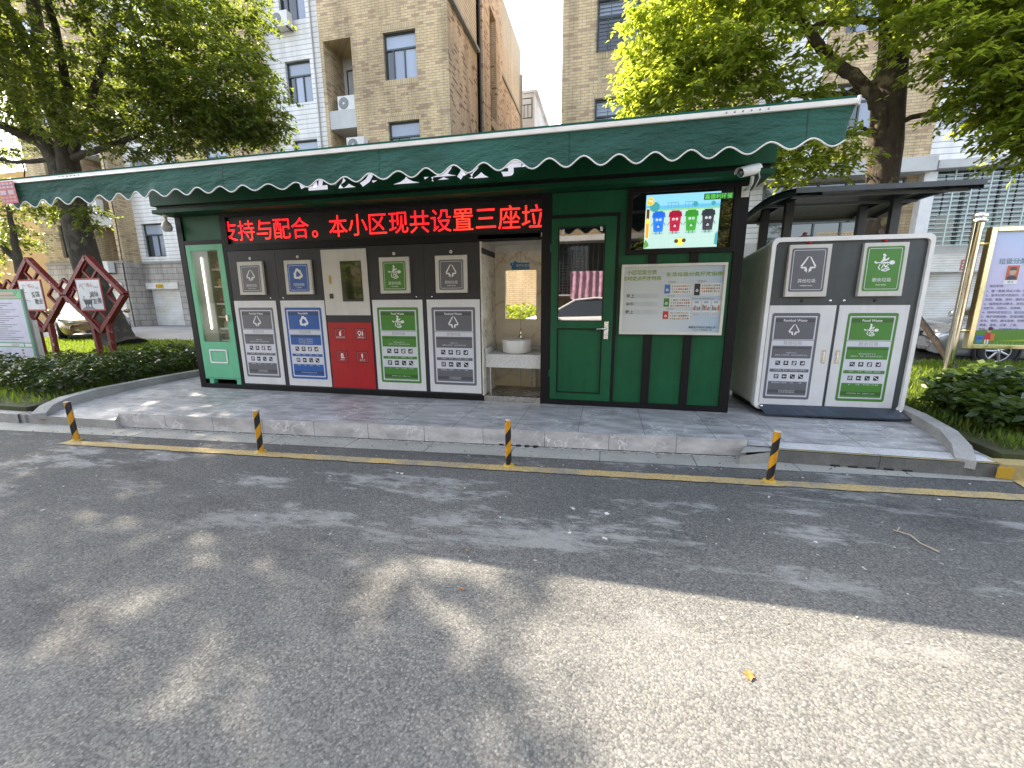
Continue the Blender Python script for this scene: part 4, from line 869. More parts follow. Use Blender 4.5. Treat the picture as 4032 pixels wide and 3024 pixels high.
mb.add(vs, [(k, k + 1, 9 + k + 1, 9 + k) for k in range(8)], CAMW, True); mb.build('sun_shield', SC)
mb = MB(); mb.tube([(7.165, -.27, 2.41), (7.20, -.2, 2.36), (7.19, -.08, 2.28), (7.16, -.02, 2.27)], .006, CAMW, 6); mb.build('cable', SC)
DC = thing('dome_camera', 'white dome camera hanging under the left end of the kiosk fascia', 'camera', loc=(0, -.1, 2.39))
mb = MB(); mb.lathe((-.02, -.1, 2.391), [(.028, 0), (.028, -.02), (.018, -.03), (.018, -.075), (.045, -.10), (.058, -.135), (.062, -.165), (.0, -.165)], CAMW, 24); mb.build('housing', DC)
mb = MB(); mb.lathe((-.02, -.1, 2.226), [(.060, 0), (.056, -.02), (.045, -.037), (.025, -.046), (0, -.048)], flat('dome_grey', (.5, .5, .48), .25), 24); mb.build('dome', DC)

# ================================================================== FREE-STANDING TWO-BIN SHELTER
BH = thing('bin_shelter', 'white and charcoal two door bin house with a dark canopy right of the kiosk', 'bin house', loc=(8.19, .12, 0), rotz=rad(2.5))
ca, sa = math.cos(rad(2.5)), math.sin(rad(2.5))
bf = Fr((7.462, .085, 0), (ca, sa, 0), (0, 0, 1)); BW, BT, BD = 1.435, 1.845, .95     # u 0..BW, v 0..BT, depth -d
SLATE = flat('slate_paint', (.055, .068, .075), .4, var=.08); NAVY = flat('navy_paint', (.045, .06, .085), .38); RIM = flat('rim_white', (.80, .80, .78), .5, spec=.3); weather(SLATE, .10); weather(NAVY, .25)
mb = MB(); outl = mb.rrpts(0, BW, .05, BT, .06, 6); inn = mb.rrpts(.038, BW - .038, .05 + .038, BT - .042, .045, 6); k = len(outl)
for d0, d1 in ((-.06, .03),):
    for i in range(k):
        j = (i + 1) % k
        q = [bf.p(*outl[i], d1), bf.p(*outl[j], d1), bf.p(*inn[j], d1), bf.p(*inn[i], d1)]; mb.add(q, [(0, 1, 2, 3)], RIM)
        mb.add([bf.p(*outl[i], d1), bf.p(*outl[j], d1), bf.p(*outl[j], d0), bf.p(*outl[i], d0)], [(3, 2, 1, 0)], RIM)
        mb.add([bf.p(*inn[i], d1), bf.p(*inn[j], d1), bf.p(*inn[j], d0), bf.p(*inn[i], d0)], [(0, 1, 2, 3)], RIM)
mb.build('front_rim', BH)
mb = MB(); pr = mb.rrpts(.012, BW - .012, .06, BT - .012, .06, 6); SIDEW = flat('side_white', (.78, .76, .71), .5)
kk = len(pr)
mb.add([bf.p(a, c, -.06) for a, c in pr] + [bf.p(a, c - (.10 if c > 1 else 0), -BD) for a, c in pr], [(i, (i + 1) % kk, kk + (i + 1) % kk, kk + i) for i in range(kk)] + [tuple(range(kk, 2 * kk))], SIDEW); mb.build('shell', BH)
mb = MB(); mb.fbox(bf, .038, BW - .038, .088, BT - .042, -.03, 0, SLATE); mb.build('front_panel', BH)
for kind, a, c, hl in (('residual', .052, .680, .165), ('food', .708, 1.335, .835)):
    mb = MB(); mb.fbox(bf, a, c, .10, 1.168, 0, .010, WHITE); dr = mb.build('door', BH, bevel=.002)
    p0 = .085 if kind == 'residual' else .795
    door_poster('door_poster', bf.at(p0, .165, .010), kind, dr, w=.455, h=.925)
    x = .605 if kind == 'residual' else .735
    mb = MB(); mb.fbox(bf, x, x + .038, .565, .705, .010, .013, STEEL); mb.fbox(bf, x + .011, x + .027, .60, .69, .013, .02, CHROME); mb.disc(bf, x + .019, .585, .008, .016, CHROME); mb.build('handle', dr)
    f2 = Fr(bf.p(hl, 1.255, 0), bf.ex, (0, .03, 1)); mb = MB(); mb.fbox(f2, 0, .385, 0, .515, 0, .045, OFFW); ht = mb.build('hatch', BH, bevel=.004)
    hatch_poster('hatch_poster', f2.at(.025, .05, .045), kind, ht, w=.325, h=.43)
    mb = MB(); mb.lathe(bf.p(hl + .185, 1.79, 0), [(0, .02), (.014, .018), (.018, .006), (.018, 0)], flat('red_lamp', (.45, .01, .01), .25), 14, axis=bf.n); mb.build('indicator_lamp', BH)
    mb = MB(); mb.lathe(bf.p(hl + .185, 1.215, 0), [(0, .006), (.013, .006), (.015, 0)], INK, 12, axis=bf.n); mb.build('sensor', BH)
    q = .618 if kind == 'residual' else .745
    mb = MB(); mb.lathe(bf.p(q, 1.215, 0), [(0, .008), (.011, .007), (.014, 0)], CHROME, 12, axis=bf.n); mb.build('lock', BH)
mb = MB(); sk = [(.045, .10), (BW - .075, .10), (BW - .045, .075), (BW - .03, .035), (.075, .035), (.06, .06)]
mb.add([bf.p(.035, .098, .012), bf.p(BW - .06, .098, .012), bf.p(BW - .0, .03, .16), bf.p(.07, .03, .16)], [(0, 1, 2, 3)], NAVY)
mb.add([bf.p(.07, .03, .16), bf.p(BW - .0, .03, .16), bf.p(BW, .012, .155), bf.p(.07, .012, .155)], [(3, 2, 1, 0)], NAVY)
mb.fbox(bf, .05, BW - .05, .045, .098, -.03, .012, NAVY)
for u in (.075, BW - .03): mb.lathe(bf.p(u, .085 if u < 1 else .07, .035), [(0, .012), (.012, .01), (.015, 0)], CHROME, 12, axis=bf.n)
mb.build('kick_plate', BH)
mb = MB(); mb.fbox(bf, .08, BW - .08, .0, .052, -BD + .05, -.05, INK); mb.build('plinth', BH)
# canopy: four posts, curved roof on ribs
CDK = flat('canopy_dark', (.035, .04, .045), .4)
def roof_z(d): return 2.315 - .145 * (.085 - d - .62) ** 2
for u, d in ((.30, -.50), (1.34, -.50), (.21, -.90), (1.25, -.90)):
    mb = MB(); mb.fbox(bf, u, u + .085, BT - .14, roof_z(d) - .0, d - .06, d, CDK); mb.build('post', BH, bevel=.003)
mb = MB(); n_ = 14; R0, R1, DB, DL = .11, 1.665, -1.335, 1.47
for i in range(n_):
    d0 = DB + DL * i / n_; d1 = DB + DL * (i + 1) / n_; z0, z1 = roof_z(d0), roof_z(d1)
    mb.add([bf.p(R0, z0 + .03, d0), bf.p(R1, z0 + .03, d0), bf.p(R1, z1 + .03, d1), bf.p(R0, z1 + .03, d1)], [(3, 2, 1, 0)], SLATE, True)
    mb.add([bf.p(R0, z0 + .012, d0), bf.p(R1, z0 + .012, d0), bf.p(R1, z1 + .012, d1), bf.p(R0, z1 + .012, d1)], [(0, 1, 2, 3)], CDK, True)
mb.fbox(bf, R0, R1, roof_z(.135) - .012, roof_z(.135) + .034, .135, .15, SLATE); mb.fbox(bf, R0, R1, roof_z(DB) - .012, roof_z(DB) + .032, DB - .015, DB, SLATE)
mb.build('canopy_roof', BH)
for u in (.125, .31, 1.35, 1.62):
    mb = MB()
    for i in range(n_):
        d0 = DB + DL * i / n_; d1 = DB + DL * (i + 1) / n_; z0, z1 = roof_z(d0), roof_z(d1); wv = .035
        mb.add([bf.p(u, z0 + .011, d0), bf.p(u + wv, z0 + .011, d0), bf.p(u + wv, z1 + .011, d1), bf.p(u, z1 + .011, d1), bf.p(u, z0 - .04, d0), bf.p(u + wv, z0 - .04, d0), bf.p(u + wv, z1 - .04, d1), bf.p(u, z1 - .04, d1)], [(4, 5, 6, 7), (0, 3, 7, 4), (1, 5, 6, 2)], CDK)
    mb.build('rib', BH)
for d in (.02, -.62, -1.25):
    mb = MB(); z = roof_z(d); mb.fbox(bf, R0 + .02, R1 - .02, z - .055, z - .028, d - .03, d, flat('purlin', (.09, .10, .105), .4)); mb.build('purlin', BH)
mb = MB(); mb.fbox(bf, .30, .40, BT + .002, BT + .025, -.15, -.06, INK); mb.lathe(bf.p(.345, BT + .025, -.10), [(0, .04), (.02, .03), (.022, 0)], flat('rust_cap', (.2, .05, .03), .5), 10); tag(mb.build('warning_lamp'), 'small brown capped lamp sitting on top of the bin house', 'lamp')

# ================================================================== BOLLARDS
def stripe_mat():
    m, nt, b = new_mat('bollard_stripes'); v = coords(nt); s = N(nt, 'ShaderNodeSeparateXYZ'); nt.links.new(v, s.inputs[0])
    a = math_n(nt, 'DIVIDE', math_n(nt, 'ARCTAN2', s.outputs[1], s.outputs[0]), 2 * math.pi)
    f = math_n(nt, 'FRACT', math_n(nt, 'ADD', math_n(nt, 'DIVIDE', s.outputs[2], .21), math_n(nt, 'MULTIPLY', a, -1.0)))
    k = math_n(nt, 'GREATER_THAN', f, .5)
    d = ramp(nt, noise(nt, v, 22, 5, .6).outputs['Fac'], [(.3, (.78, .76, .72)), (.6, (1, 1, 1))])
    setc(nt, b, mixc(nt, 1.0, mixc(nt, k, (.62, .29, .012), (.018, .017, .017)), d.outputs['Color'], 'MULTIPLY')); b.inputs['Roughness'].default_value = .4; return m
STR = stripe_mat()
mb = MB(); mb.tube([(0, 0, 0), (0, 0, .05), (0, 0, .41)], .026, STR, 24, cap=False); mb.lathe((0, 0, .41), [(.026, 0), (.026, .004), (.0, .006)], flat('cap_grey', (.5, .48, .42), .6), 24)
proto = mb.build('bollard')
mb = MB(); mb.lathe((0, 0, 0), [(.05, .0), (.045, .012), (.027, .016)], flat('bollard_foot', (.45, .3, .04), .7), 20); mb.build('foot', proto)
BL = [(.50, -1.833, -6, 'black topped striped bollard at the left end of the yellow line'), (2.675, -1.726, 40, 'striped bollard in front of the blue recyclable cabinet'), (5.059, -1.559, 95, 'striped bollard in front of the wash niche, mostly yellow'), (7.13, -1.442, 20, 'striped bollard in front of the white bin house')]
for i, (x, y, a, lab) in enumerate(BL):
    o = proto if i == 0 else copy_tree(proto)
    o.location = (x, y, ROAD + .006); o.rotation_euler = (rad((0, 1.2, -.8, 1.0)[i]), rad((-2.0, .6, .3, 1.2)[i]), rad(a)); tag(o, lab, 'bollard', 'striped bollards along the yellow line')
mb = MB(); tw = [(7.60, -2.06, ROAD + .014), (7.66, -2.11, ROAD + .016), (7.66, -2.19, ROAD + .013), (7.70, -2.27, ROAD + .014)]; mb.tube(tw, [.004, .005, .004, .006], flat('twig', (.3, .27, .2), .8), 6); mb.tube([(7.615, -2.07, ROAD + .014), (7.65, -2.03, ROAD + .02)], .003, flat('twig', (.3, .27, .2), .8), 5); tag(mb.build('twig'), 'thin dry twig lying on the shaded road', 'twig')
mb = MB(); lf_ = flat('dead_leaf', (.30, .125, .03), .8, var=.3, scale=60)
mb.add([(0, -.034, .004), (.012, -.018, .012), (.024, -.012, .008), (.018, .004, .016), (.022, .016, .009), (.004, .032, .005), (-.010, .016, .014), (-.024, .010, .006), (-.016, -.006, .012), (-.018, -.02, .006), (0, 0, .007)], [(10, i, (i + 1) % 10) for i in range(10)], lf_); o = mb.build('fallen_leaf'); o.location = (6.409, -3.329, ROAD + .004); o.scale = (.8, .8, .35); tag(o, 'orange fallen leaf lying on the sunlit asphalt', 'leaf')
for (x, y, r) in ((5.10, -2.80, .5), (5.18, -3.11, 1.3)):
    c = o.copy(); COL.objects.link(c); c.location = (x, y, ROAD + .004); c.rotation_euler = (0, 0, r); c.scale = (.4, .4, .4)
    tag(c, 'small dull fallen leaf on the shaded asphalt', 'leaf', 'fallen leaves in the shade')

# ================================================================== BUILDINGS BEHIND
BRICK = brick_mat('tan_brick', (.62, .475, .28), (.52, .385, .215), (.30, .25, .18), .30, .093, .010, dark=(.40, .27, .175))
BRICKB = brick_mat('brown_brick', (.58, .45, .30), (.48, .365, .24), (.27, .22, .165), .30, .093, .010, dark=(.2, .13, .09))
STONE = brick_mat('stone_block', (.44, .40, .36), (.34, .315, .29), (.16, .15, .14), .62, .30, .014, stain=.35)
SID = siding_mat(); SHUT = shutter_mat()
CREAM = brick_mat('cream_siding', (.50, .44, .33), (.48, .42, .31), (.2, .17, .12), 4.0, .16, .02, stain=.2)
PLAST = concrete_mat('grey_plaster', (.42, .42, .42), (.55, .55, .54), .8)
TRIM = concrete_mat('stone_trim', (.22, .22, .21), (.32, .31, .30), 1.0)
WFR = flat('window_frame_dark', (.035, .045, .045), .4); WFG = flat('window_frame_green', (.05, .075, .075), .4)
PANE1 = glass_mat('pane_pale', (.22, .25, .32), .08, .9); PANE2 = glass_mat('pane_dark', (.018, .02, .022), .04, .9); PANE3 = glass_mat('pane_blue', (.30, .35, .45), .1, .8)
class Bld:
    def __init__(s, root, y): s.r = root; s.y = y
def window(parent, fr, u0, u1, v0, v1, depth=.16, style=0, bars=False):
    mb = MB(); t = .055; f = fr.at(0, 0, -depth)
    for a, c, p, q in ((u0, u1, v0, v0 + t), (u0, u1, v1 - t, v1), (u0, u0 + t, v0 + t, v1 - t), (u1 - t, u1, v0 + t, v1 - t)): mb.fbox(f, a, c, p, q, -.05, .02, WFR)
    vt = v1 - (v1 - v0) * .33; mb.fbox(f, u0 + t, u1 - t, vt - .03, vt + .03, -.05, .018, WFG)
    xs = [u0 + t, u0 + (u1 - u0) * .26, u0 + (u1 - u0) * .60, u1 - t]
    for x in xs[1:3]: mb.fbox(f, x - .022, x + .022, v0 + t, vt - .03, -.05, .015, WFG)
    o = mb.build('window', parent)
    mb = MB(); mb.rect(f, u0 + t, u1 - t, vt, v1 - t, -.03, (PANE1, PANE3)[style % 2])
    for k in range(3): mb.rect(f, xs[k], xs[k + 1], v0 + t, vt, -.032, (PANE2, (PANE1, PANE3, PANE2)[style % 3], (PANE3, PANE1, PANE1)[style % 3])[k])
    mb.build('pane', o)
    if bars:
        mb = MB(); g = fr.at(0, 0, .05); BAR = flat('bar_dark', (.06, .07, .075), .5)
        nb = int((v1 - v0) / .11)
        for k in range(nb + 1): z = v0 + (v1 - v0) * k / nb; mb.fbox(g, u0 - .03, u1 + .03, z - .008, z + .008, -.008, .008, BAR)
        for k in range(4): u = u0 - .02 + (u1 - u0 + .04) * k / 3; mb.fbox(g, u - .012, u + .012, v0 - .03, v1 + .03, .008, .024, BAR)
        mb.build('window_bars', o)
    return o
SOLD = brick_mat('soldier_course', (.55, .43, .26), (.46, .35, .2), (.26, .21, .15), .095, .5, .010, stain=.2)
LB = thing('apartment_building', 'long tan brick and white siding apartment block with stone ground floor left of the gap', 'building', loc=(-12, 16, 0))
tops = [5.2, 8.32, 11.44, 14.56]; ZT = 17.0
def seg(parent, x0, x1, y, mat, wins, rec=None, style=0, bars=False, ztop=ZT, zb=3.27, lintel=True):
    f = Fr((0, y, 0)); holes = []
    for (a, c) in wins:
        for t in tops: holes.append((a, c, t - 1.64, t, .18))
    if rec: holes.append((rec[0], rec[1], zb + .02, 11.49, 1.3))
    mb = MB(); mb.wall(f, x0, x1, zb, ztop, holes, .18, mat)
    o = mb.build('wall', parent)
    if lintel:
        for (a, c) in wins:
            for t in tops:
                mb = MB(); mb.rect(f, a - .1, c + .1, t, t + .24, .006, SOLD); mb.build('brick_lintel', parent)
                mb = MB(); mb.rect(f, a - .06, c + .06, t - 1.64 - .2, t - 1.64, .006, SOLD); mb.build('brick_sill', parent)
    for (a, c) in wins:
        for k, t in enumerate(tops): window(parent, f, a, c, t - 1.64, t, .14, style + k, bars)
    if rec:
        fb = Fr((0, y + 1.3, 0)); mb = MB(); mb.rect(fb, rec[0], rec[1], zb, 11.49, 0, PLAST); mb.build('recess_wall', parent)
        for z0, z1 in ((5.07, 5.67), (8.28, 8.97)):
            mb = MB(); mb.box(rec[0] + .005, rec[1] - .005, y + .03, y + 1.28, z0, z1 - .5, PLAST); mb.box(rec[0] + .005, rec[1] - .005, y + .03, y + .15, z1 - .5, z1, PLAST); mb.build('balcony_slab', parent)
        for z in (3.4, 6.0, 9.1): window(parent, fb, rec[0] + .15, rec[1] - .35, z, z + 1.95, .02, 2)
        mb = MB(); mb.tube([(rec[1] - .22, y + .9, zb), (rec[1] - .22, y + .9, 11.4)], .055, PLAST, 10); mb.build('drain_pipe', parent)
seg(LB, -5.85, -.37, 12, BRICK, [(-3.05, -1.68)], (-5.70, -4.45), 1)
seg(LB, -9.26, -5.85, 12.8, SID, [(-8.2, -6.95)], None, 2, lintel=False)
seg(LB, -14.2, -9.26, 12.2, BRICK, [(-12.5, -11.1)], None, 0)
seg(LB, -18.1, -14.2, 12.8, SID, [(-17.73, -16.40)], None, 1, lintel=False)
seg(LB, -23.5, -18.1, 12, BRICK, [(-22.2, -20.85)], (-19.80, -18.46), 0)
def ret(x, y0, y1, z0, z1, mat, right=True):
    mb = MB(); mb.rect(Fr((x, 0, 0), (0, 1, 0), (0, 0, 1)) if right else Fr((x, 0, 0), (0, -1, 0), (0, 0, 1)), *( (y0, y1) if right else (-y1, -y0)), z0, z1, 0, mat); return mb.build('return_wall', LB)
ret(-5.85, 12, 12.8, 3.27, ZT, BRICK, False); ret(-9.26, 12.2, 12.8, 3.27, ZT, BRICK); ret(-14.2, 12.2, 12.8, 3.27, ZT, BRICK, False); ret(-18.1, 12, 12.8, 3.27, ZT, BRICK); ret(-23.5, 12, 26, 0, ZT, BRICK, False)
SB = Fr((0, 12, 0))
mb = MB()
for x0, x1, y, hs in ((-5.85, -.37, 11.97, [(-5.2, -2.2)]), (-9.26, -5.85, 12.77, [(-8.8, -6.4)]), (-14.2, -9.26, 12.17, [(-13.5, -10.3)]), (-18.1, -14.2, 12.77, [(-18.02, -15.9)]), (-23.55, -18.1, 11.97, [(-22.6, -18.5)])):
    f = Fr((0, y, 0)); holes = [(a, c, 0, 2.26, .35) for a, c in hs]; mb.wall(f, x0, x1, 0, 3.27, holes, .35, STONE)
    mb.box(x0, x1, y - .06, y - .002, 3.20, 3.32, TRIM)
for x, y0, y1 in ((-18.1, 11.97, 12.77), (-9.26, 12.17, 12.77)): mb.rect(Fr((x, 0, 0), (0, 1, 0)), y0, y1, 0, 3.27, 0, STONE)
for x, y0, y1 in ((-5.85, 11.97, 12.77), (-14.2, 12.17, 12.77)): mb.rect(Fr((x, 0, 0), (0, -1, 0)), -y1, -y0, 0, 3.27, 0, STONE)
mb.build('stone_base', LB)
for a, c, y in ((-5.2, -2.2, 11.97), (-8.8, -6.4, 12.77), (-13.5, -10.3, 12.17), (-18.02, -15.9, 12.77), (-22.6, -18.5, 11.97)):
    mb = MB(); f = Fr((0, y, 0)); mb.rect(f, a, c, 0, 1.92, -.22, SHUT); g_ = mb.build('garage_shutter', LB)
    mb = MB(); mb.fbox(f, a + .002, c - .002, 1.92, 2.25, -.3, .06, SHUT); mb.build('shutter_box', g_)
mb = MB(); f = Fr((0, 12.70, 0)); YS = flat('yellow_sign', (.6, .42, .02), .5); mb.fbox(f, -17.32, -16.82, 1.97, 2.17, 0, .012, YS); mb.text(f, '有电危险', -17.0, 2.11, .08, .014, INK); mb.text(f, '请勿靠近', -17.0, 2.02, .08, .014, INK); mb.disc(f, -17.24, 2.07, .045, .014, flat('sign_red', (.5, .03, .02), .5))
tag(mb.build('warning_sign'), 'small yellow warning sign stuck on a garage shutter box', 'sign')
# right flank of the left block
SF = Fr((-.37, 0, 0), (0, 1, 0)); mb = MB()
mb.rect(SF, 12, 15.75, 0, 12.35, 0, BRICKB); mb.rect(SF, 12, 15.75, 12.35, ZT, 0, CREAM)
mb.wall(SF.at(0, 0, .18), 16.1, 19.9, 0, 17.6, [(17.4, 18.6, 4, 10.0), (17.4, 18.6, 10.4, 15.2)], .7, BRICKB)
mb.rect(Fr((0, 16.1, 0), (1, 0, 0)), -.37, -.19, 0, 17.6, 0, BRICKB)
mb.rect(SF, 19.9, 26, 13.6, 17.6, 0, CREAM); mb.rect(SF, 19.9, 26, 0, 13.6, 0, BRICKB)
mb.rect(SF, 15.75, 16.1, 0, ZT, -.2, INK)
mb.build('side_wall', LB)
mb = MB(); mb.box(-.42, -.2, 12, 15.7, 12.30, 12.42, TRIM); mb.box(-.40, -.28, 19.9, 26, 13.55, 13.68, TRIM); mb.tube([(-.28, 15.92, 0), (-.28, 15.92, 16.8)], .06, INK, 8); mb.tube([(-.25, 25.6, 0), (-.25, 25.6, 16)], .07, TRIM, 8); mb.build('side_trim', LB)
mb = MB(); mb.tube([(-18.16, 11.94, 0), (-18.2, 11.93, 2.5), (-18.15, 11.95, 5), (-18.17, 11.94, 9)], .022, INK, 6); mb.build('cable', LB)
mb = MB(); mb.tube([(-6.72, 12.76, 3.3), (-6.72, 12.76, 14)], .03, PLAST, 8); mb.build('drain_pipe', LB)
mb = MB(); mb.box(-1.1, -.5, 17.3, 18.7, 4, 15.2, INK); mb.build('stair_opening', LB)
mb = MB(); mb.box(-23.5, -.40, 12.3, 26, ZT - .3, ZT - .1, PLAST); mb.box(-23.5, -.45, 25.8, 26, 0, ZT - .1, PLAST); mb.build('roof', LB)
mb = MB(); mb.box(-4, .40, 27, 34, 0, 15.5, PLAST); mb.box(-4.2, .62, 26.9, 34, 15.5, 15.65, PLAST); FB = tag(mb.build('rear_building'), 'pale block with small window just visible behind the tan brick flank', 'building')
window(FB, Fr((0, 27, 0)), -.55, .25, 13.9, 15.2, .0, 0)
OB = tag(MB().box(-46, -25.5, 16, 30, 0, 9.5, concrete_mat('ochre_plaster', (.42, .26, .09), (.5, .33, .13), .6)).build('ochre_building'), 'ochre plastered house at the far left behind the leaves', 'building')
for x in (-30, -35): window(OB, Fr((0, 16, 0)), x, x + 1.4, 5, 6.6, .0, 0)
# right hand block
RB = thing('apartment_building', 'tan brick apartment block with barred window right of the gap, behind the right tree', 'building', loc=(15, 16, 0))
seg(RB, 3.96, 10.6, 12, BRICK, [(5.18, 6.58)], None, 0, bars=True)
seg(RB, 10.6, 12.7, 12.8, SID, [], None, 0, lintel=False)
seg(RB, 12.7, 16.2, 12.8, BRICK, [(13.2, 14.5)], None, 1)
seg(RB, 16.2, 26, 12.8, SID, [(16.8, 18.6), (20.5, 22)], None, 1, lintel=False)
mb = MB(); mb.rect(Fr((10.6, 0, 0), (0, 1, 0)), 12, 12.8, 0, ZT, 0, BRICK); mb.rect(Fr((3.96, 0, 0), (0, -1, 0)), -26, -12, 0, ZT, 0, BRICK); mb.rect(Fr((0, 12, 0)), 3.96, 10.6, 0, 3.27, 0, STONE); mb.build('return_wall', RB)
mb = MB(); mb.box(4, 26, 12.95, 26, ZT - .3, ZT - .1, PLAST); mb.box(4, 26, 25.8, 26, 0, ZT, PLAST); mb.build('roof', RB)
mb = MB(); f = Fr((0, 12.8, 0))
mb.wall(f, 10.6, 30, 0, 3.27, [(11.3, 15.6, 2.55, 3.27, .2), (11.0, 15.4, 0, 2.1, .3), (16.75, 20.5, 0, 2.1, .3), (16.4, 21, 3.0, 3.27, .3)], .3, concrete_mat('pale_render', (.45, .44, .42), (.58, .57, .55), .9)); mb.build('ground_floor_wall', RB)
for a, c in ((11.0, 15.4), (16.75, 20.5)):
    mb = MB(); mb.rect(f, a, c, 0, 2.1, -.2, SHUT); g_ = mb.build('garage_shutter', RB)
    mb = MB(); mb.fbox(f, a - .05, c + .05, 2.1, 2.68, -.1, .10, SHUT); mb.build('shutter_box', g_)
mb = MB(); mb.rect(f, 11.3, 15.6, 2.55, 5.25, .004, PANE2)
for k in range(6): mb.fbox(f, 11.3 + k * .86 - .03, 11.3 + k * .86 + .03, 2.55, 5.25, .004, .05, WFG)
for z in (2.6, 3.4, 3.9, 4.7, 5.2): mb.fbox(f, 11.3, 15.6, z - .03, z + .03, .004, .045, WFG)
mb.build('window_strip', RB)
mb = MB(); mb.box(10.8, 16.1, 12.2, 12.8, 5.28, 5.72, PLAST); mb.box(16.2, 21.2, 12.3, 12.8, 5.35, 5.6, PLAST); mb.build('canopy_ledge', RB)
mb = MB(); mb.box(15.98, 16.34, 12.5, 12.8, 2.7, 5.3, flat('column_white', (.68, .68, .68), .6)); mb.build('column', RB)
mb = MB(); mb.rect(f, 16.36, 21.2, 3.0, 5.35, .003, PANE2)
for k in range(6): mb.fbox(f, 16.4 + k * .95 - .03, 16.4 + k * .95 + .03, 3.0, 5.35, .004, .03, WFR)
for k in range(3): mb.rect(f, 16.7 + k * 1.2, 17.2 + k * 1.2, 3.02, 3.95, .006, flat('stored_goods_%d' % k, ((.35, .34, .3), (.3, .36, .3), (.4, .4, .42))[k], .7))
mb.build('window_strip', RB)
mb = MB(); g = Fr((0, 12.62, 0)); BARS = flat('bars_mint_white', (.5, .62, .58), .4)
for k in range(18): z = 2.98 + k * .14; mb.fbox(g, 16.34, 21.2, z - .011, z + .011, -.011, .011, BARS)
for k in range(10): u = 16.9 + k * .5; mb.fbox(g, u - .016, u + .016, 2.95, 5.38, .011, .035, BARS)
mb.build('window_bars', RB)
mb = MB(); mb.fbox(f, 17.6, 18.0, 2.15, 2.5, .10, .115, flat('notice_red', (.4, .12, .1), .5)); 
for k in range(3): mb.rect(f, 17.63, 17.97, 2.19 + k * .1, 2.24 + k * .1, .117, flat('notice_pale', (.55, .5, .45), .5))
tag(mb.build('paper_notice'), 'faded red notice pasted above a roller shutter on the right', 'notice')
# air conditioners
def ac():
    r = thing('air_conditioner', 'ac', 'air conditioner'); W_ = flat('ac_white', (.62, .62, .60), .45)
    mb = MB(); mb.box(-.40, .40, -.15, .15, 0, .56, W_); mb.build('casing', r, bevel=.012)
    mb = MB(); f = Fr((-.12, -.151, .28)); mb.disc(f, 0, 0, .225, .002, flat('ac_grille', (.12, .125, .13), .5), 28)
    for k in range(4): mb.rring(f, -.05 - k * .045, .05 + k * .045, -.05 - k * .045, .05 + k * .045, .05 + k * .045, .008, .006, W_, 5)
    mb.disc(f, 0, 0, .045, .008, W_, 14); mb.build('fan_grille', r)
    mb = MB(); mb.box(-.33, -.29, -.15, .25, -.04, 0, INK); mb.box(.29, .33, -.15, .25, -.04, 0, INK); mb.build('bracket', r); return r
acp = ac()
for i, (x, y, z, l) in enumerate(((-7.9, 12.5, 12.5, 'white air conditioner on a bracket high on the white siding'), (-4.95, 12.3, 8.98, 'white air conditioner on the balcony slab of the brick recess'), (-4.35, 11.78, 7.2, 'white air conditioner just above the awning beside the brick recess'), (-19.2, 11.85, 5.68, 'white air conditioner behind the left tree trunk on a balcony slab'), (-19.1, 11.75, 2.72, 'white air conditioner low on the stone base behind the red lattice'))):
    o = acp if i == 0 else copy_tree(acp); o.location = (x, y, z); tag(o, l, 'air conditioner', 'air conditioners on the apartment block')
# ------------------------------------------------------------------ across the road, behind the photographer (mirrored in the glass)
OP = thing('opposite_house', 'brick house across the road mirrored in the kiosk door and basin mirror', 'building', loc=(4, -16, 0))
f = Fr((0, -13, 0), (-1, 0, 0)); hs = [(-x - 1.5, -x, 1.6, 3.2, .2) for x in (-8, -4.2, -.4, 3.4, 7.2, 11)] + [(-x - 1.5, -x, 4.9, 6.4, .2) for x in (-8, -4.2, -.4, 3.4, 7.2, 11)]
mb = MB(); mb.wall(f, -18, 14, -.06, 7.6, hs, .2, brick_mat('old_brick', (.30, .22, .12), (.24, .18, .1), (.14, .12, .09), .30, .093, .010)); mb.build('wall', OP); mb = MB(); mb.box(-14.2, 18.2, -22, -12.8, 7.6, 7.9, PLAST); mb.build('roof', OP)
for h in hs: window(OP, f, h[0], h[1], h[2], h[3], .15, 2, bars=h[2] < 3)
mb = MB(); mb.fbox(f, -7.6, -3.2, 3.5, 3.7, 0, .9, PLAST); mb.fbox(f, -7.5, -3.3, 1.45, 3.5, .0, .03, PANE2)
for k in range(22): mb.fbox(f, -7.5 + k * .2, -7.48 + k * .2, 1.45, 3.5, .6, .62, WFR)
mb.fbox(f, -7.5, -3.3, 1.40, 1.45, .0, .66, PLAST); mb.build('balcony', OP)
mb = MB(); g2 = f.at(0, 0, .66); nn2 = 24; vs = []
for k in range(nn2 + 1):
    for z in (1.25, 1.8, 2.35): vs.append(g2.p(-5.9 + 1.5 * k / nn2, z - (.0 if z > 2.2 else .06 * math.sin(k * .7)), .04 + .05 * math.sin(k * 1.5 + z)))
mb.add(vs, [(k * 3 + j, (k + 1) * 3 + j, (k + 1) * 3 + j + 1, k * 3 + j + 1) for k in range(nn2) for j in range(2)], flat('pink_cloth', (.52, .30, .40), .8, var=.25), True)
tag(mb.build('drying_cloth'), 'pink cloth hung out to dry across the road, mirrored in the door glass', 'cloth')

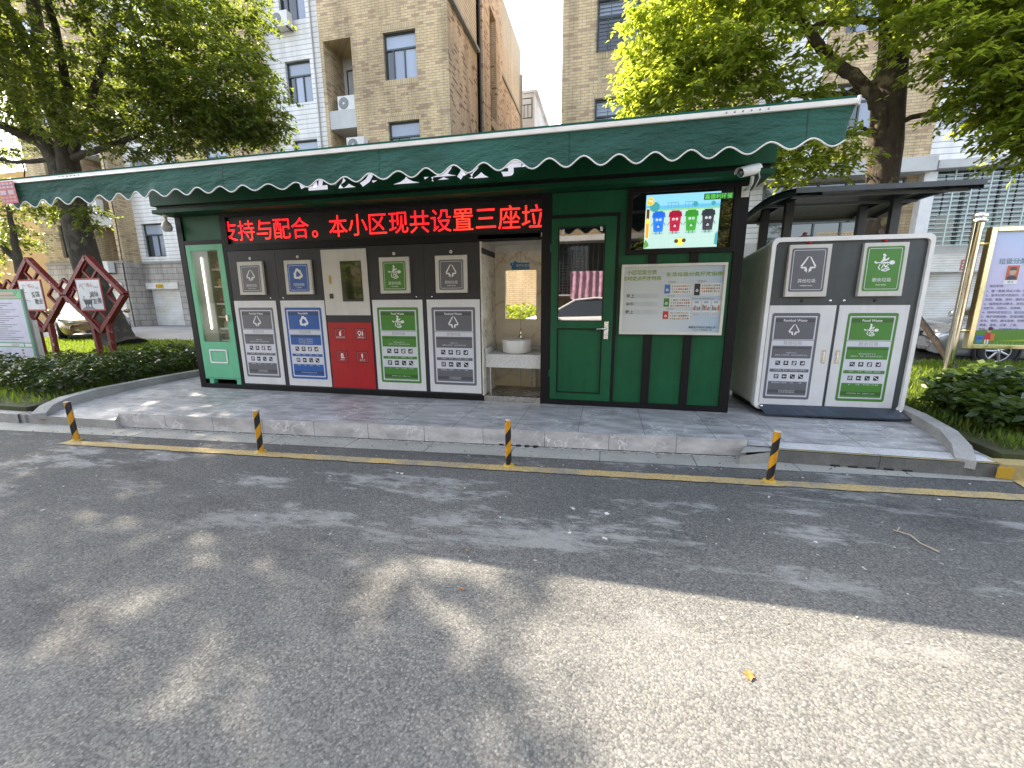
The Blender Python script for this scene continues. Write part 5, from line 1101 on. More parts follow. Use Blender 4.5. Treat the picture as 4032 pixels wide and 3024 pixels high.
# ================================================================== CARS
TYRE = flat('tyre_rubber', (.02, .02, .021), .8); RIMM = flat('alloy_rim', (.55, .55, .56), .3, .8)
def car(body, label, group=None):
    r = thing('parked_car', label, 'car', group)
    st = [(-2.36, .46, .74, .76, .66), (-2.28, .32, .86, .93, .80), (-1.9, .23, .93, 1.03, .87), (-1.3, .19, .95, 1.0, .90), (0, .18, .93, .96, .91), (1.0, .18, .91, .985, .905), (1.5, .19, .86, .945, .895), (1.95, .21, .78, .865, .87), (2.2, .23, .70, .78, .81), (2.32, .25, .62, .69, .74), (2.38, .30, .56, .60, .66)]
    rows = []
    for x, zl, zb, zt, w_ in st:
        half = [(w_ * .86, zl), (w_ * .96, zl + .08), (w_, (zl + zb) / 2), (w_ * .985, zb - .06), (w_ * .93, zb), (w_ * .6, zt - .01), (0, zt)]
        rows.append([(x, y, z) for y, z in half] + [(x, -y, z) for y, z in half[-2::-1]])
    n = len(rows[0]); vs = [p for r_ in rows for p in r_]; fs = [(i * n + k, i * n + k + 1, (i + 1) * n + k + 1, (i + 1) * n + k) for i in range(len(rows) - 1) for k in range(n - 1)]
    fs += [tuple(range(n)), tuple(range(len(vs) - 1, len(vs) - n - 1, -1))]
    mb = MB(); mb.add(vs, fs, body, True); o = mb.build('body', r); sm = o.modifiers.new('smooth', 'SUBSURF'); sm.levels = sm.render_levels = 2
    P_ = lambda y, s: [(1.18, y * .80, .93), (.35, y * .60, 1.40), (-.25, y * .62, 1.455), (-.95, y * .58, 1.40), (-1.72, y * .76, .97)]
    L, R_ = P_(1, 0), P_(-1, 0); vs = L + R_
    mb = MB(); mb.add(vs, [(1, 2, 7, 6), (2, 3, 8, 7)], body, True)
    for q in (L, R_):
        for a, c in ((0, 1), (3, 4)): mb.tube([q[a], q[c]], .035, body, 8)
        mb.tube([q[1], q[2], q[3]], .03, body, 8); mid = ((q[0][0] * .42 + q[4][0] * .58), q[0][1] * 1.0, .94); mb.tube([mid, (mid[0] - .03, q[2][1], 1.43)], .035, INK, 8)
    mb.build('roof', r)
    CG = glass_mat('car_glass', (.015, .02, .02), .03, .9)
    mb = MB(); mb.add(vs, [(0, 1, 6, 5), (3, 4, 9, 8)], CG); mb.add(L, [(0, 4, 3, 2, 1)], CG); mb.add(R_, [(0, 1, 2, 3, 4)], CG); mb.build('windows', r)
    for sx in (1.42, -1.36):
        for sy in (1, -1):
            wd = MB(); c = Vector((sx, sy * .80, .325)); a = Vector((0, sy, 0))
            wd.lathe(c, [(.19, .085), (.215, .115), (.30, .115), (.325, .09), (.325, -.10), (.2, -.1)], TYRE, 28, axis=a); t = wd.build('wheel', r)
            wd = MB(); wd.lathe(c, [(.21, .10), (.195, .06), (.0, .05)], flat('rim_shadow', (.05, .05, .05), .5), 24, axis=a)
            for k in range(7):
                q = 2 * math.pi * k / 7; d = Vector((math.cos(q), 0, math.sin(q))); wd.tube([c + a * .10 + d * .03, c + a * .095 + d * .2], [.03, .02], RIMM, 6)
            wd.lathe(c, [(.055, .10), (.05, .115), (0, .118)], RIMM, 14, axis=a); wd.lathe(c, [(.21, .10), (.207, .112), (.192, .10)], RIMM, 24, axis=a); wd.build('rim', t)
            wd = MB(); wd.lathe(Vector((sx, sy * .872, .33)), [(.375, -.03), (.378, .03), (.355, .032), (.34, .02), (.33, -.1)], INK, 28, axis=a); wd.build('wheel_arch', r)
    HL = glass_mat('headlight_glass', (.35, .36, .38), .05, 1.0)
    for sy in (1, -1):
        mb = MB(); mb.add([(2.30, sy * .36, .66), (2.33, sy * .38, .585), (2.24, sy * .70, .60), (2.02, sy * .86, .70), (2.08, sy * .83, .765), (2.22, sy * .64, .725)], [(0, 1, 2, 5), (2, 3, 4, 5)] if sy > 0 else [(5, 2, 1, 0), (5, 4, 3, 2)], HL); h = mb.build('headlight', r); h.modifiers.new('solid', 'SOLIDIFY').thickness = .04; h.modifiers['solid'].offset = 1
        mb = MB(); mb.lathe((2.27, sy * .6, .655), [(0, .03), (.045, .03), (.05, 0)], CHROME, 14, axis=Vector((1, sy * .4, 0))); mb.build('lamp', h)
        mb = MB(); mb.box(2.28, 2.36, sy * .45 - .13, sy * .45 + .13, .30, .37, INK); mb.box(2.3, 2.375, sy * .45 - .13, sy * .45 + .13, .30, .315, CHROME); mb.build('fog_light', r)
        mb = MB(); mb.lathe((.98, sy * .98, .98), [(0, -.1), (.07, -.07), (.085, 0), (.07, .07), (0, .1)], body, 12, axis=Vector((.2, 1, 0))); mb.box(.95, 1.02, min(sy * .84, sy * .95), max(sy * .84, sy * .95), .94, .965, INK); mb.build('mirror', r)
        mb = MB(); mb.add([(-2.30, sy * .45, .80), (-2.33, sy * .45, .70), (-2.12, sy * .86, .72), (-2.10, sy * .85, .83)], [(0, 1, 2, 3) if sy < 0 else (3, 2, 1, 0)], flat('tail_red', (.4, .01, .01), .2)); h = mb.build('tail_light', r); h.modifiers.new('solid', 'SOLIDIFY').thickness = .05; h.modifiers['solid'].offset = 0
    mb = MB(); mb.box(2.22, 2.40, -.36, .36, .565, .665, INK)
    for k in range(3): mb.box(2.3, 2.41, -.36, .36, .575 + k * .033, .587 + k * .033, CHROME)
    mb.build('grille', r)
    mb = MB(); mb.box(2.25, 2.395, -.30, .30, .29, .38, INK); mb.build('air_intake', r)
    return r
def carpaint(name, col, metal=.4):
    m = flat(name, col, .22, metal, .02); p = m.node_tree.nodes['Principled BSDF']; p.inputs['Coat Weight'].default_value = .8; p.inputs['Coat Roughness'].default_value = .03; return m
c1 = car(carpaint('paint_gold', (.30, .205, .10)), 'gold brown saloon car parked behind the left tree and red lattice'); c1.location = (-12.9, 6.75, -.04); c1.rotation_euler = (0, 0, rad(-27))
c2 = car(carpaint('paint_silver', (.42, .43, .44), .7), 'silver car parked on the alley behind the gold framed notice sign'); c2.location = (14.65, 5.8, -.10); c2.rotation_euler = (0, 0, rad(180))
c3 = car(carpaint('paint_white', (.75, .75, .75), .0), 'white car parked across the road, mirrored in the kiosk door glass'); c3.location = (5.3, -8.3, ROAD); c3.rotation_euler = (0, 0, rad(180))

# ================================================================== LAWN SIGNS
# gold framed sign on steel post
GOLD = flat('polished_brass', (.68, .60, .36), .12, 1.0); INOX = flat('polished_inox', (.68, .64, .54), .12, 1.0)
GS = thing('notice_sign', 'gold framed lavender notice sign on a shiny steel post on the right lawn', 'sign', loc=(10.22, 1.6, 0))
mb = MB(); mb.tube([(10.215, 1.6, -.02), (10.225, 1.6, 2.14)], .05, INOX, 20); mb.lathe((10.225, 1.6, 2.13), [(.055, 0), (.075, .012), (.075, .03), (.05, .04), (.065, .06), (.072, .085), (.05, .115), (0, .125)], CHROME, 20); mb.build('post', GS)
mb = MB(); mb.tube([(12.25, 1.6, -.02), (12.25, 1.6, 2.14)], .05, INOX, 20); mb.lathe((12.25, 1.6, 2.13), [(.055, 0), (.075, .03), (.05, .04), (.072, .085), (0, .125)], CHROME, 20); mb.build('post', GS)
gf = Fr((10.335, 1.575, .60)); gw, gh = 1.83, 1.47
mb = MB(); mb.fbox(gf, 0, .06, 0, gh, -.05, .03, GOLD); mb.fbox(gf, gw - .06, gw, 0, gh, -.05, .03, GOLD); mb.fbox(gf, .06, gw - .06, gh - .055, gh, -.05, .03, GOLD); mb.fbox(gf, .06, gw - .06, 0, .055, -.05, .03, GOLD); mb.build('frame', GS, bevel=.006)
mb = MB()
for z in (.22, 1.28): mb.tube([gf.p(-.10, z, -.02), gf.p(.02, z, -.02)], .018, GOLD, 10); mb.tube([gf.p(gw - .02, z, -.02), gf.p(gw + .10, z, -.02)], .018, GOLD, 10)
mb.build('bracket', GS)
mb = MB(); LAV = gradient_mat('lavender_sheet', 2, .6, 2.1, [(0, (.60, .56, .74)), (.6, (.56, .54, .76)), (.85, (.44, .54, .78)), (1, (.54, .52, .75))], .3)
mb.rect(gf, .06, gw - .06, .055, gh - .055, .004, LAV); F = .007
hill = [(.06, .055), (gw - .06, .055)] + [(gw - .06 - (gw - .12) * k / 14, .20 + .05 * math.cos((k / 14 - .75) * 4)) for k in range(15)]
mb.poly(gf, hill, .006, flat('hill_green', (.10, .24, .02), .4)); mb.poly(gf, [(.3, .10), (gw - .06, .08), (gw - .06, .15), (1.0, .145), (.6, .125)], .0068, flat('hill_lime', (.30, .42, .02), .4))
for k in range(40): u = .2 + k * .038; mb.poly(gf, [(u, .055), (u + .02, .055), (u + .012 + (k % 3) * .008, .08 + (k % 4) * .008)], .0076, flat('blade_green', (.22, .4, .05), .4))
DIM = flat('print_dim', (.16, .15, .24), .4)
mb.text(gf, '垃圾分类督导员公示', .155, 1.068, .075, F, flat('print_teal', (.12, .25, .24), .4), 'L', fit=.62, bold=.01)
pu = .245
mb.rect(gf, pu, pu + .135, .795, 1.025, F, PW); mb.rect(gf, pu + .006, pu + .129, .845, 1.018, F + .001, flat('photo_red', (.55, .12, .06), .4)); mb.disc(gf, pu + .068, .942, .033, F + .002, flat('photo_skin', (.5, .38, .3), .4), ry=.042); mb.poly(gf, [(pu + .012, .845), (pu + .123, .845), (pu + .11, .885), (pu + .068, .9), (pu + .025, .885)], F + .002, flat('photo_dark', (.05, .05, .07), .4)); mb.poly(gf, [(pu + .033, .96), (pu + .103, .96), (pu + .098, .995), (pu + .04, .995)], F + .003, flat('photo_hair', (.08, .07, .06), .4)); mb.text(gf, '姓名', pu + .068, .82, .03, F + .001, INKG)
mb.text(gf, '岗位职责：', .12, .775, .034, F, DIM, 'L', bold=.01)
for i, tx in enumerate(('1、统一着装 持证上岗，规范服务，文明督导', '2、宣传垃圾分类知识，引导居民正确投放', '分类、准确、及时，做好巡查记录。', '3、保持投放点整洁，及时清理地面垃圾', '无散落、无积水、无异味。', '4、准时开放投放口，登记台账。', '5、维护设施设备，发现问题及时报告', '安全、规范，服从管理，热情服务', '检查、督促、记录、上报。', '协助、配合、完成其他工作。')):
    mb.text(gf, tx, .10, .715 - i * .052, .034, F, DIM, 'L', bold=.01)
mb.disc(gf, .13, .10, .03, F, flat('ball_blue', (.06, .22, .5), .4)); mb.rect(gf, .085, .19, .12, .17, F, flat('bin_blue', (.05, .15, .45), .4)); mb.rect(gf, .2, .28, .1, .19, F + .0004, flat('bin_orange', (.6, .2, .03), .4))
mb.poly(gf, [(.17, .115), (.245, .115), (.23, .205), (.19, .205)], F + .001, flat('dress_red', (.55, .02, .03), .4)); mb.disc(gf, .212, .228, .024, F + .0014, flat('photo_skin', (.5, .38, .3), .4)); mb.disc(gf, .222, .252, .024, F + .002, flat('hair_dark', (.06, .02, .015), .4)); mb.rect(gf, .185, .20, .06, .115, F + .001, PW); mb.rect(gf, .212, .228, .06, .115, F + .001, PW)
mb.build('printed_sheet', GS)
# leaning prop behind the bin house
PROP = bark_mat('prop_bark', (.04, .028, .02), (.09, .065, .045), (.1, .08, .06))
mb = MB(); mb.tube([(11.62, 3.35, -.05), (11.33, 3.62, .55), (11.05, 3.95, 1.15), (10.9, 4.35, 1.9), (10.86, 4.72, 2.5)], [.05, .048, .045, .042, .04], PROP, 10); tag(mb.build('tree_prop'), 'dark wooden pole leaning from the lawn to the right tree', 'pole')
# green edged information board at the far left
IB = thing('information_board', 'green edged information board standing behind the hedge at the far left edge', 'notice board', loc=(-5.6, .95, 0))
bfr = Fr((-6.55, .95, -.05)); bw, bh = 1.50, 1.55; BG = flat('board_green', (.03, .30, .14), .4)
mb = MB(); mb.fbox(bfr, 0, bw, 0, bh, -.04, 0, flat('board_back', (.3, .3, .27), .5)); mb.build('panel', IB)
mb = MB(); mb.fbox(bfr, bw - .01, bw + .05, -.12, bh * .62, -.1, -.04, ALU); mb.fbox(bfr, -.05, .01, -.12, bh * .62, -.1, -.04, ALU); mb.build('post', IB)
mb = MB(); mb.rect(bfr, 0, bw, 0, bh, .002, BG); mb.rect(bfr, .05, bw - .05, .53, 1.36, .004, flat('board_lilac', (.50, .51, .66), .4)); mb.rect(bfr, .05, bw - .05, .07, .43, .004, flat('board_lilac', (.50, .51, .66), .4)); mb.rect(bfr, .05, bw * .82, .45, .51, .004, PWHITE); mb.rect(bfr, bw * .84, bw - .05, .45, .51, .004, PWHITE)
mb.rect(bfr, .05, bw - .22, 1.45, 1.50, .004, flat('board_pink', (.45, .28, .25), .4)); mb.rect(bfr, .05, bw - .05, 1.38, 1.42, .004, flat('board_pink', (.45, .28, .25), .4)); mb.poly(bfr, [(bw - .18, 1.40), (bw - .02, 1.40), (bw - .02, 1.53), (bw - .10, 1.49)], .0046, flat('board_leaf', (.10, .42, .16), .4))
for i in range(19): z = 1.32 - i * .041; mb.rect(bfr, .12, .12 + (bw - .28) * (.6 + .4 * ((i * 37) % 10) / 10), z, z + .013, .006, flat('board_ink', (.16, .16, .26), .4))
for i in range(5): mb.rect(bfr, bw - .36, bw - .30, .11 + i * .062, .15 + i * .062, .006, (PGREY, flat('board_brick', (.4, .12, .1), .4))[i % 2])
mb.text(bfr, '垃圾分类', bw - .5, .478, .05, .006, flat('board_text_red', (.5, .15, .12), .4)); mb.build('printed_sheet', IB)
# red lattice stands
LATM, nt, b = new_mat('chipped_red_paint'); v = coords(nt)
chip = ramp(nt, noise(nt, v, 9, 6, .65).outputs['Fac'], [(.62, (.175, .012, .012)), (.67, (.45, .40, .38))]); setc(nt, b, mixc(nt, 1.0, chip.outputs['Color'], ramp(nt, noise(nt, v, 2.5, 5).outputs['Fac'], [(.3, (.75, .75, .75)), (.7, (1.1, 1.1, 1.1))]).outputs['Color'], 'MULTIPLY')); b.inputs['Roughness'].default_value = .5
LAT = thing('lattice_stand', 'row of chipped red square lattice frames standing on the left lawn', 'lattice stand', loc=(-6.2, 2.2, 0))
def bar(mb, p, q, t=.055, dp=.07):
    a = Vector(p); c = Vector(q); d = (c - a).normalized(); s_ = Vector((-d.y, d.x)) * t / 2; pts = [a - s_, c - s_, c + s_, a + s_]; mb.prism(LF, [tuple(x) for x in pts], -dp / 2, dp / 2, LATM)
LF = Fr((-5.5, 2.2, 0)); CX = (.33, -1.44, -3.21); cz = 1.41; HX, HZ = .86, .81
for i, cx in enumerate(CX):
    mb = MB()
    for q0, q1 in (((0, 1), (1, 0)), ((1, 0), (0, -1)), ((0, -1), (-1, 0)), ((-1, 0), (0, 1))):
        a = Vector((q0[0] * HX, q0[1] * HZ)); c = Vector((q1[0] * HX, q1[1] * HZ)); e = (c - a).normalized() * .03
        bar(mb, (cx + a.x - e.x * 0, cz + a.y), (cx + c.x, cz + c.y), .085, .11)
    mb.build('diamond_frame', LAT)
    mb = MB()
    for sx, sz in ((0, .52), (.58, 0), (0, -.52), (-.58, 0)):
        r0 = .20; px, pz = cx + sx, cz + sz
        for q0, q1 in (((0, 1), (1, 0)), ((1, 0), (0, -1)), ((0, -1), (-1, 0)), ((-1, 0), (0, 1))): bar(mb, (px + q0[0] * r0 * 1.05, pz + q0[1] * r0), (px + q1[0] * r0 * 1.05, pz + q1[1] * r0), .04, .05)
    mb.build('inner_lattice', LAT)
    for s_ in (-1, 1):
        mb = MB(); bar(mb, (cx + s_ * .20, -.12), (cx + s_ * .22, cz - HZ * .70), .085, .09); mb.build('leg', LAT)
for cx in (-.555, -2.325):
    mb = MB(); r0 = .26
    for q0, q1 in (((0, 1), (1, 0)), ((1, 0), (0, -1)), ((0, -1), (-1, 0)), ((-1, 0), (0, 1))): bar(mb, (cx + .05 + q0[0] * r0, cz + .1 + q0[1] * r0), (cx + .05 + q1[0] * r0, cz + .1 + q1[1] * r0), .04, .045)
    mb.build('link_lattice', LAT)
for i, (cx, lines, lab) in enumerate(((.30, ('诚信', '友善'), 'white calligraphy plaque with black tripod cauldron on the right red lattice frame'), (-1.46, ('爱国', '敬业'), 'white calligraphy plaque with grey branches on the left red lattice frame'))):
    mb = MB(); f2 = LF.at(cx - .36, 1.06, .075); mb.fbox(f2, 0, .72, 0, .70, -.02, 0, flat('plaque_red', (.30, .03, .03), .5)); pq = tag(mb.build('plaque'), lab, 'plaque', 'plaques on the red lattice')
    mb = MB(); mb.rect(f2, .03, .69, .035, .665, .002, flat('plaque_white', (.60, .62, .64), .4))
    for j, tx in enumerate(lines): mb.text(f2, tx[0], .42 + j * .06, .36 - j * .15, .13, .004, INK, bold=.02); mb.text(f2, tx[1], .55 + j * .06, .375 - j * .15, .13, .004, INK, bold=.02)
    mb.text(f2, '社会主义', .2, .575, .045, .004, INKG); mb.text(f2, '核心', .40, .56, .10, .004, flat('script_red', (.45, .04, .04), .4)); mb.text(f2, '价值观', .57, .51, .045, .004, INKG)
    if i == 0:
        mb.poly(f2, [(.14, .24), (.40, .24), (.37, .14), (.17, .14)], .004, INK); mb.rect(f2, .12, .42, .235, .255, .0046, INKG)
        for x in (.19, .25, .34): mb.rect(f2, x, x + .03, .075, .145, .0044, INK)
        mb.stroke(f2, [(.17, .25), (.17, .31), (.20, .31)], .014, .005, INK); mb.stroke(f2, [(.37, .25), (.37, .31), (.34, .31)], .014, .005, INK)
        mb.poly(f2, [(.06, .04), (.46, .04), (.38, .085), (.14, .085)], .0042, INKG)
        mb.stroke(f2, [(.10, .50), (.13, .56), (.19, .52), (.22, .45)], .02, .004, flat('ink_wash', (.35, .25, .26), .4))
    else:
        mb.stroke(f2, [(.05, .45), (.12, .42), (.24, .41)], .014, .004, INKG); mb.stroke(f2, [(.05, .31), (.14, .25), (.28, .22)], .016, .004, INKG); mb.stroke(f2, [(.05, .35), (.12, .27), (.15, .2)], .012, .0046, INKG)
        mb.stroke(f2, [(.12, .53), (.15, .5), (.14, .46)], .03, .004, flat('ink_wash', (.35, .25, .26), .4))
    mb.build('printed_face', pq)

# ================================================================== TREES, HEDGES, GRASS
def leaf_obj(name, C_, D_, Nn, S_, mat, parent=None, wr=.42):
    """thousands of folded leaf blades: base C_, direction D_, face normal Nn, length S_"""
    C_ = np.asarray(C_); D_ = np.asarray(D_); Nn = np.asarray(Nn); S_ = np.asarray(S_)[:, None]
    D_ = D_ / np.linalg.norm(D_, axis=1, keepdims=True); X_ = np.cross(D_, Nn); X_ /= np.linalg.norm(X_, axis=1, keepdims=True) + 1e-9; U_ = np.cross(X_, D_)
    n = len(C_)
    V = np.empty((n, 4, 3)); V[:, 0] = C_; V[:, 1] = C_ + D_ * S_ * .48 - X_ * S_ * wr * .5 + U_ * S_ * .06; V[:, 2] = C_ + D_ * S_ - U_ * S_ * .10; V[:, 3] = C_ + D_ * S_ * .48 + X_ * S_ * wr * .5 + U_ * S_ * .06
    me = bpy.data.meshes.new(name); me.vertices.add(n * 4); me.vertices.foreach_set('co', V.ravel())
    me.loops.add(n * 4); me.loops.foreach_set('vertex_index', np.arange(n * 4)); me.polygons.add(n)
    me.polygons.foreach_set('loop_start', np.arange(n) * 4); me.polygons.foreach_set('loop_total', np.full(n, 4)); me.update(calc_edges=True)
    me.materials.append(mat); o = bpy.data.objects.new(name, me); COL.objects.link(o)
    if parent:
        o.parent = parent
        if parent.type == 'EMPTY': o.matrix_parent_inverse = Matrix.LocRotScale(parent.location, parent.rotation_euler, parent.scale).inverted()
    return o
def tree(root, trunk, limbs, blobs, seed, bark, leaf, leaf_len=.10, per=70, twig_r=.5, droop=.25, density=1.0, zmin=-9):
    """trunk and limbs are (points, radii); blobs (centre, radii, clump count) say where foliage clumps hang; every clump gets a branch"""
    rg = np.random.RandomState(seed); mb = MB()
    mb.tube(trunk[0], trunk[1], bark, 14); o = mb.build('trunk', root)
    nodes = []; mb = MB()
    for pts, rs in limbs:
        pp = [Vector(p) for p in pts]; fine = []; fr_ = []
        for i in range(len(pp) - 1):
            for t in np.linspace(0, 1, 6, endpoint=False):
                j = Vector(rg.uniform(-.025, .025, 3)); fine.append(pp[i].lerp(pp[i + 1], t) + j); fr_.append(rs[i] * (1 - t) + rs[i + 1] * t)
        fine.append(pp[-1]); fr_.append(rs[-1]); mb.tube(fine, fr_, bark, 9)
        nodes += [(p, r) for p, r in zip(fine, fr_)]
    NP = np.array([n[0][:] for n in nodes]); NR = np.array([n[1] for n in nodes])
    tips = []
    for c, r, k in blobs:
        q = rg.normal(size=(k, 3)); q /= np.linalg.norm(q, axis=1, keepdims=True); q *= rg.uniform(.25, 1, (k, 1)) ** .45; tips.append(np.array(c) + q * np.array(r))
    tips = np.concatenate(tips); tips = tips[tips[:, 2] > zmin]
    tips = tips[np.argsort(np.min(np.linalg.norm(tips[:, None] - NP[None], axis=2), axis=1))]
    C_, D_, N_, S_ = [], [], [], []
    for tp in tips:
        d = np.linalg.norm(NP - tp, axis=1) + NP[:, 2] * .15 * (NP[:, 2] > tp[2] + 1); i = int(np.argmin(d)); a = Vector(NP[i]); b_ = Vector(tp); L = (b_ - a).length
        if L > .25:
            r0 = min(NR[i] * .6, .012 + L * .012); m1 = a.lerp(b_, .35) + Vector((0, 0, .10 * L)) + Vector(rg.uniform(-.06, .06, 3)) * L; m2 = a.lerp(b_, .7) + Vector((0, 0, .08 * L)) + Vector(rg.uniform(-.05, .05, 3)) * L
            mb.tube([a, m1, m2, b_], [r0, r0 * .75, r0 * .5, .005], bark, 5, cap=False)
            NP = np.concatenate([NP, np.array([m1[:], m2[:], b_[:]])]); NR = np.concatenate([NR, [r0 * .75, r0 * .5, .006]])
        out = np.array((b_ - a)[:]); out[2] *= .3; out /= np.linalg.norm(out) + 1e-6
        for _ in range(5):                                       # sprays: twigs with leaves two by two
            dr = out * .6 + rg.normal(size=3) * np.array([.75, .75, .22]); dr /= np.linalg.norm(dr); ln = twig_r * rg.uniform(.6, 1.25); m = max(4, int(per * density / 5))
            t = np.sort(rg.uniform(.08, 1, m)); base = tp + dr[None] * (t * ln)[:, None]; base[:, 2] -= droop * (t ** 2) * ln
            base += rg.normal(size=(m, 3)) * .02
            sd = np.cross(dr, [0, 0, 1]); sd /= np.linalg.norm(sd) + 1e-6
            sgn = np.where(rg.rand(m) > .5, 1, -1)[:, None]
            dd = dr[None] * .55 + sd[None] * sgn * .8 + rg.normal(size=(m, 3)) * .28 + np.array([0, 0, -.22])
            nn_ = np.array([0, 0, 1.0])[None] + rg.normal(size=(m, 3)) * .42
            C_.append(base); D_.append(dd); N_.append(nn_); S_.append(leaf_len * rg.uniform(.6, 1.25, m))
    mb.build('branches', root)
    return leaf_obj('crown', np.concatenate(C_), np.concatenate(D_), np.concatenate(N_), np.concatenate(S_), leaf, root)
BARK1 = bark_mat('bark_dark', (.028, .024, .018), (.065, .057, .043), (.085, .08, .062)); BARK2 = bark_mat('bark_pale', (.028, .02, .012), (.075, .055, .036), (.17, .14, .075))
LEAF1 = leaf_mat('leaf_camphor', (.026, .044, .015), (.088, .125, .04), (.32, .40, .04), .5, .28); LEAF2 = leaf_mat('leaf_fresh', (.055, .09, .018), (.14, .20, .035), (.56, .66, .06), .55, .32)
T1 = thing('camphor_tree', 'large dark leaved tree with forked trunk leaning over the left of the kiosk', 'tree', loc=(-8.1, 4.4, 0))
tree(T1, ([(-7.95, 4.4, -.15), (-8.15, 4.4, .12), (-8.25, 4.4, .6), (-8.6, 4.4, 1.7), (-8.72, 4.4, 2.6), (-8.80, 4.4, 3.8), (-8.66, 4.4, 4.7)], [.62, .46, .38, .335, .325, .30, .31]),
     [([(-8.75, 4.4, 4.5), (-9.1, 4.4, 5.3), (-9.75, 4.45, 5.95), (-10.15, 4.5, 6.7), (-10.5, 4.6, 7.6), (-11, 4.8, 9)], [.30, .22, .20, .17, .14, .07]),
      ([(-8.62, 4.4, 4.6), (-8.5, 4.35, 5.4), (-8.55, 4.2, 6.4), (-8.3, 4.1, 7.4), (-8.0, 4.0, 8.6), (-7.7, 3.9, 10)], [.26, .21, .17, .15, .12, .05]),
      ([(-8.5, 4.4, 5.15), (-7.6, 4.2, 5.6), (-6.9, 4.0, 5.95), (-6.0, 3.7, 6.5), (-4.9, 3.4, 7.3), (-3.6, 3.0, 8.2)], [.12, .10, .085, .075, .05, .02]),
      ([(-8.5, 4.4, 5.05), (-7.8, 4.3, 5.12), (-7.0, 4.2, 5.15), (-5.6, 4.0, 5.25), (-4.2, 3.7, 5.5), (-2.6, 3.4, 5.8)], [.10, .075, .06, .05, .04, .015]),
      ([(-8.5, 4.3, 5.6), (-7.7, 4.0, 6.1), (-6.9, 3.6, 6.25), (-6.0, 3.0, 6.9), (-4.6, 2.0, 7.6), (-3.2, 1.0, 8.2)], [.14, .10, .09, .07, .05, .02]),
      ([(-8.4, 4.2, 6.6), (-7.2, 3.0, 7.5), (-5.8, 1.8, 8.4), (-4.0, .6, 9.0)], [.12, .09, .06, .02]),
      ([(-9.2, 4.4, 5.4), (-10.4, 3.4, 6.2), (-11.6, 2.4, 7.0), (-12.6, 1.8, 7.6)], [.12, .09, .06, .02]),
      ([(-9.0, 4.4, 5.1), (-10.2, 4.2, 5.05), (-11.4, 4.0, 5.2)], [.07, .05, .02])],
     [((-7.0, 3.8, 7.7), (4.6, 2.4, 1.7), 360), ((-3.6, 3.8, 7.3), (2.2, 1.6, 1.3), 120), ((-3.1, 3.8, 6.0), (1.7, 1.2, .8), 95), ((-6.0, 3.9, 6.0), (2.6, 1.7, .8), 110), ((-3.3, 4.0, 5.35), (1.7, 1.0, .35), 90), ((-5.6, 4.0, 5.2), (1.6, 1.0, .3), 45), ((-5.0, .3, 7.9), (2.5, 1.9, 1.2), 210), ((-6.5, 1.2, 6.6), (1.6, 1.6, .8), 90), ((-10.8, 3.6, 7.0), (2.6, 2.4, 1.6), 200), ((-12.2, 3.6, 5.6), (1.5, 1.4, .6), 60), ((-8.8, 2.4, 9.6), (3.0, 2.8, 1.3), 200), ((-9.6, 4.4, 4.0), (.8, .5, .35), 14), ((-8.0, 4.2, 3.6), (.35, .3, .3), 6)],
     11, BARK1, LEAF1, .115, 98, .50)
T2 = thing('street_tree', 'tree with bright yellow green leaves and thick bark trunk behind the bin house', 'tree', loc=(10.9, 5, 0))
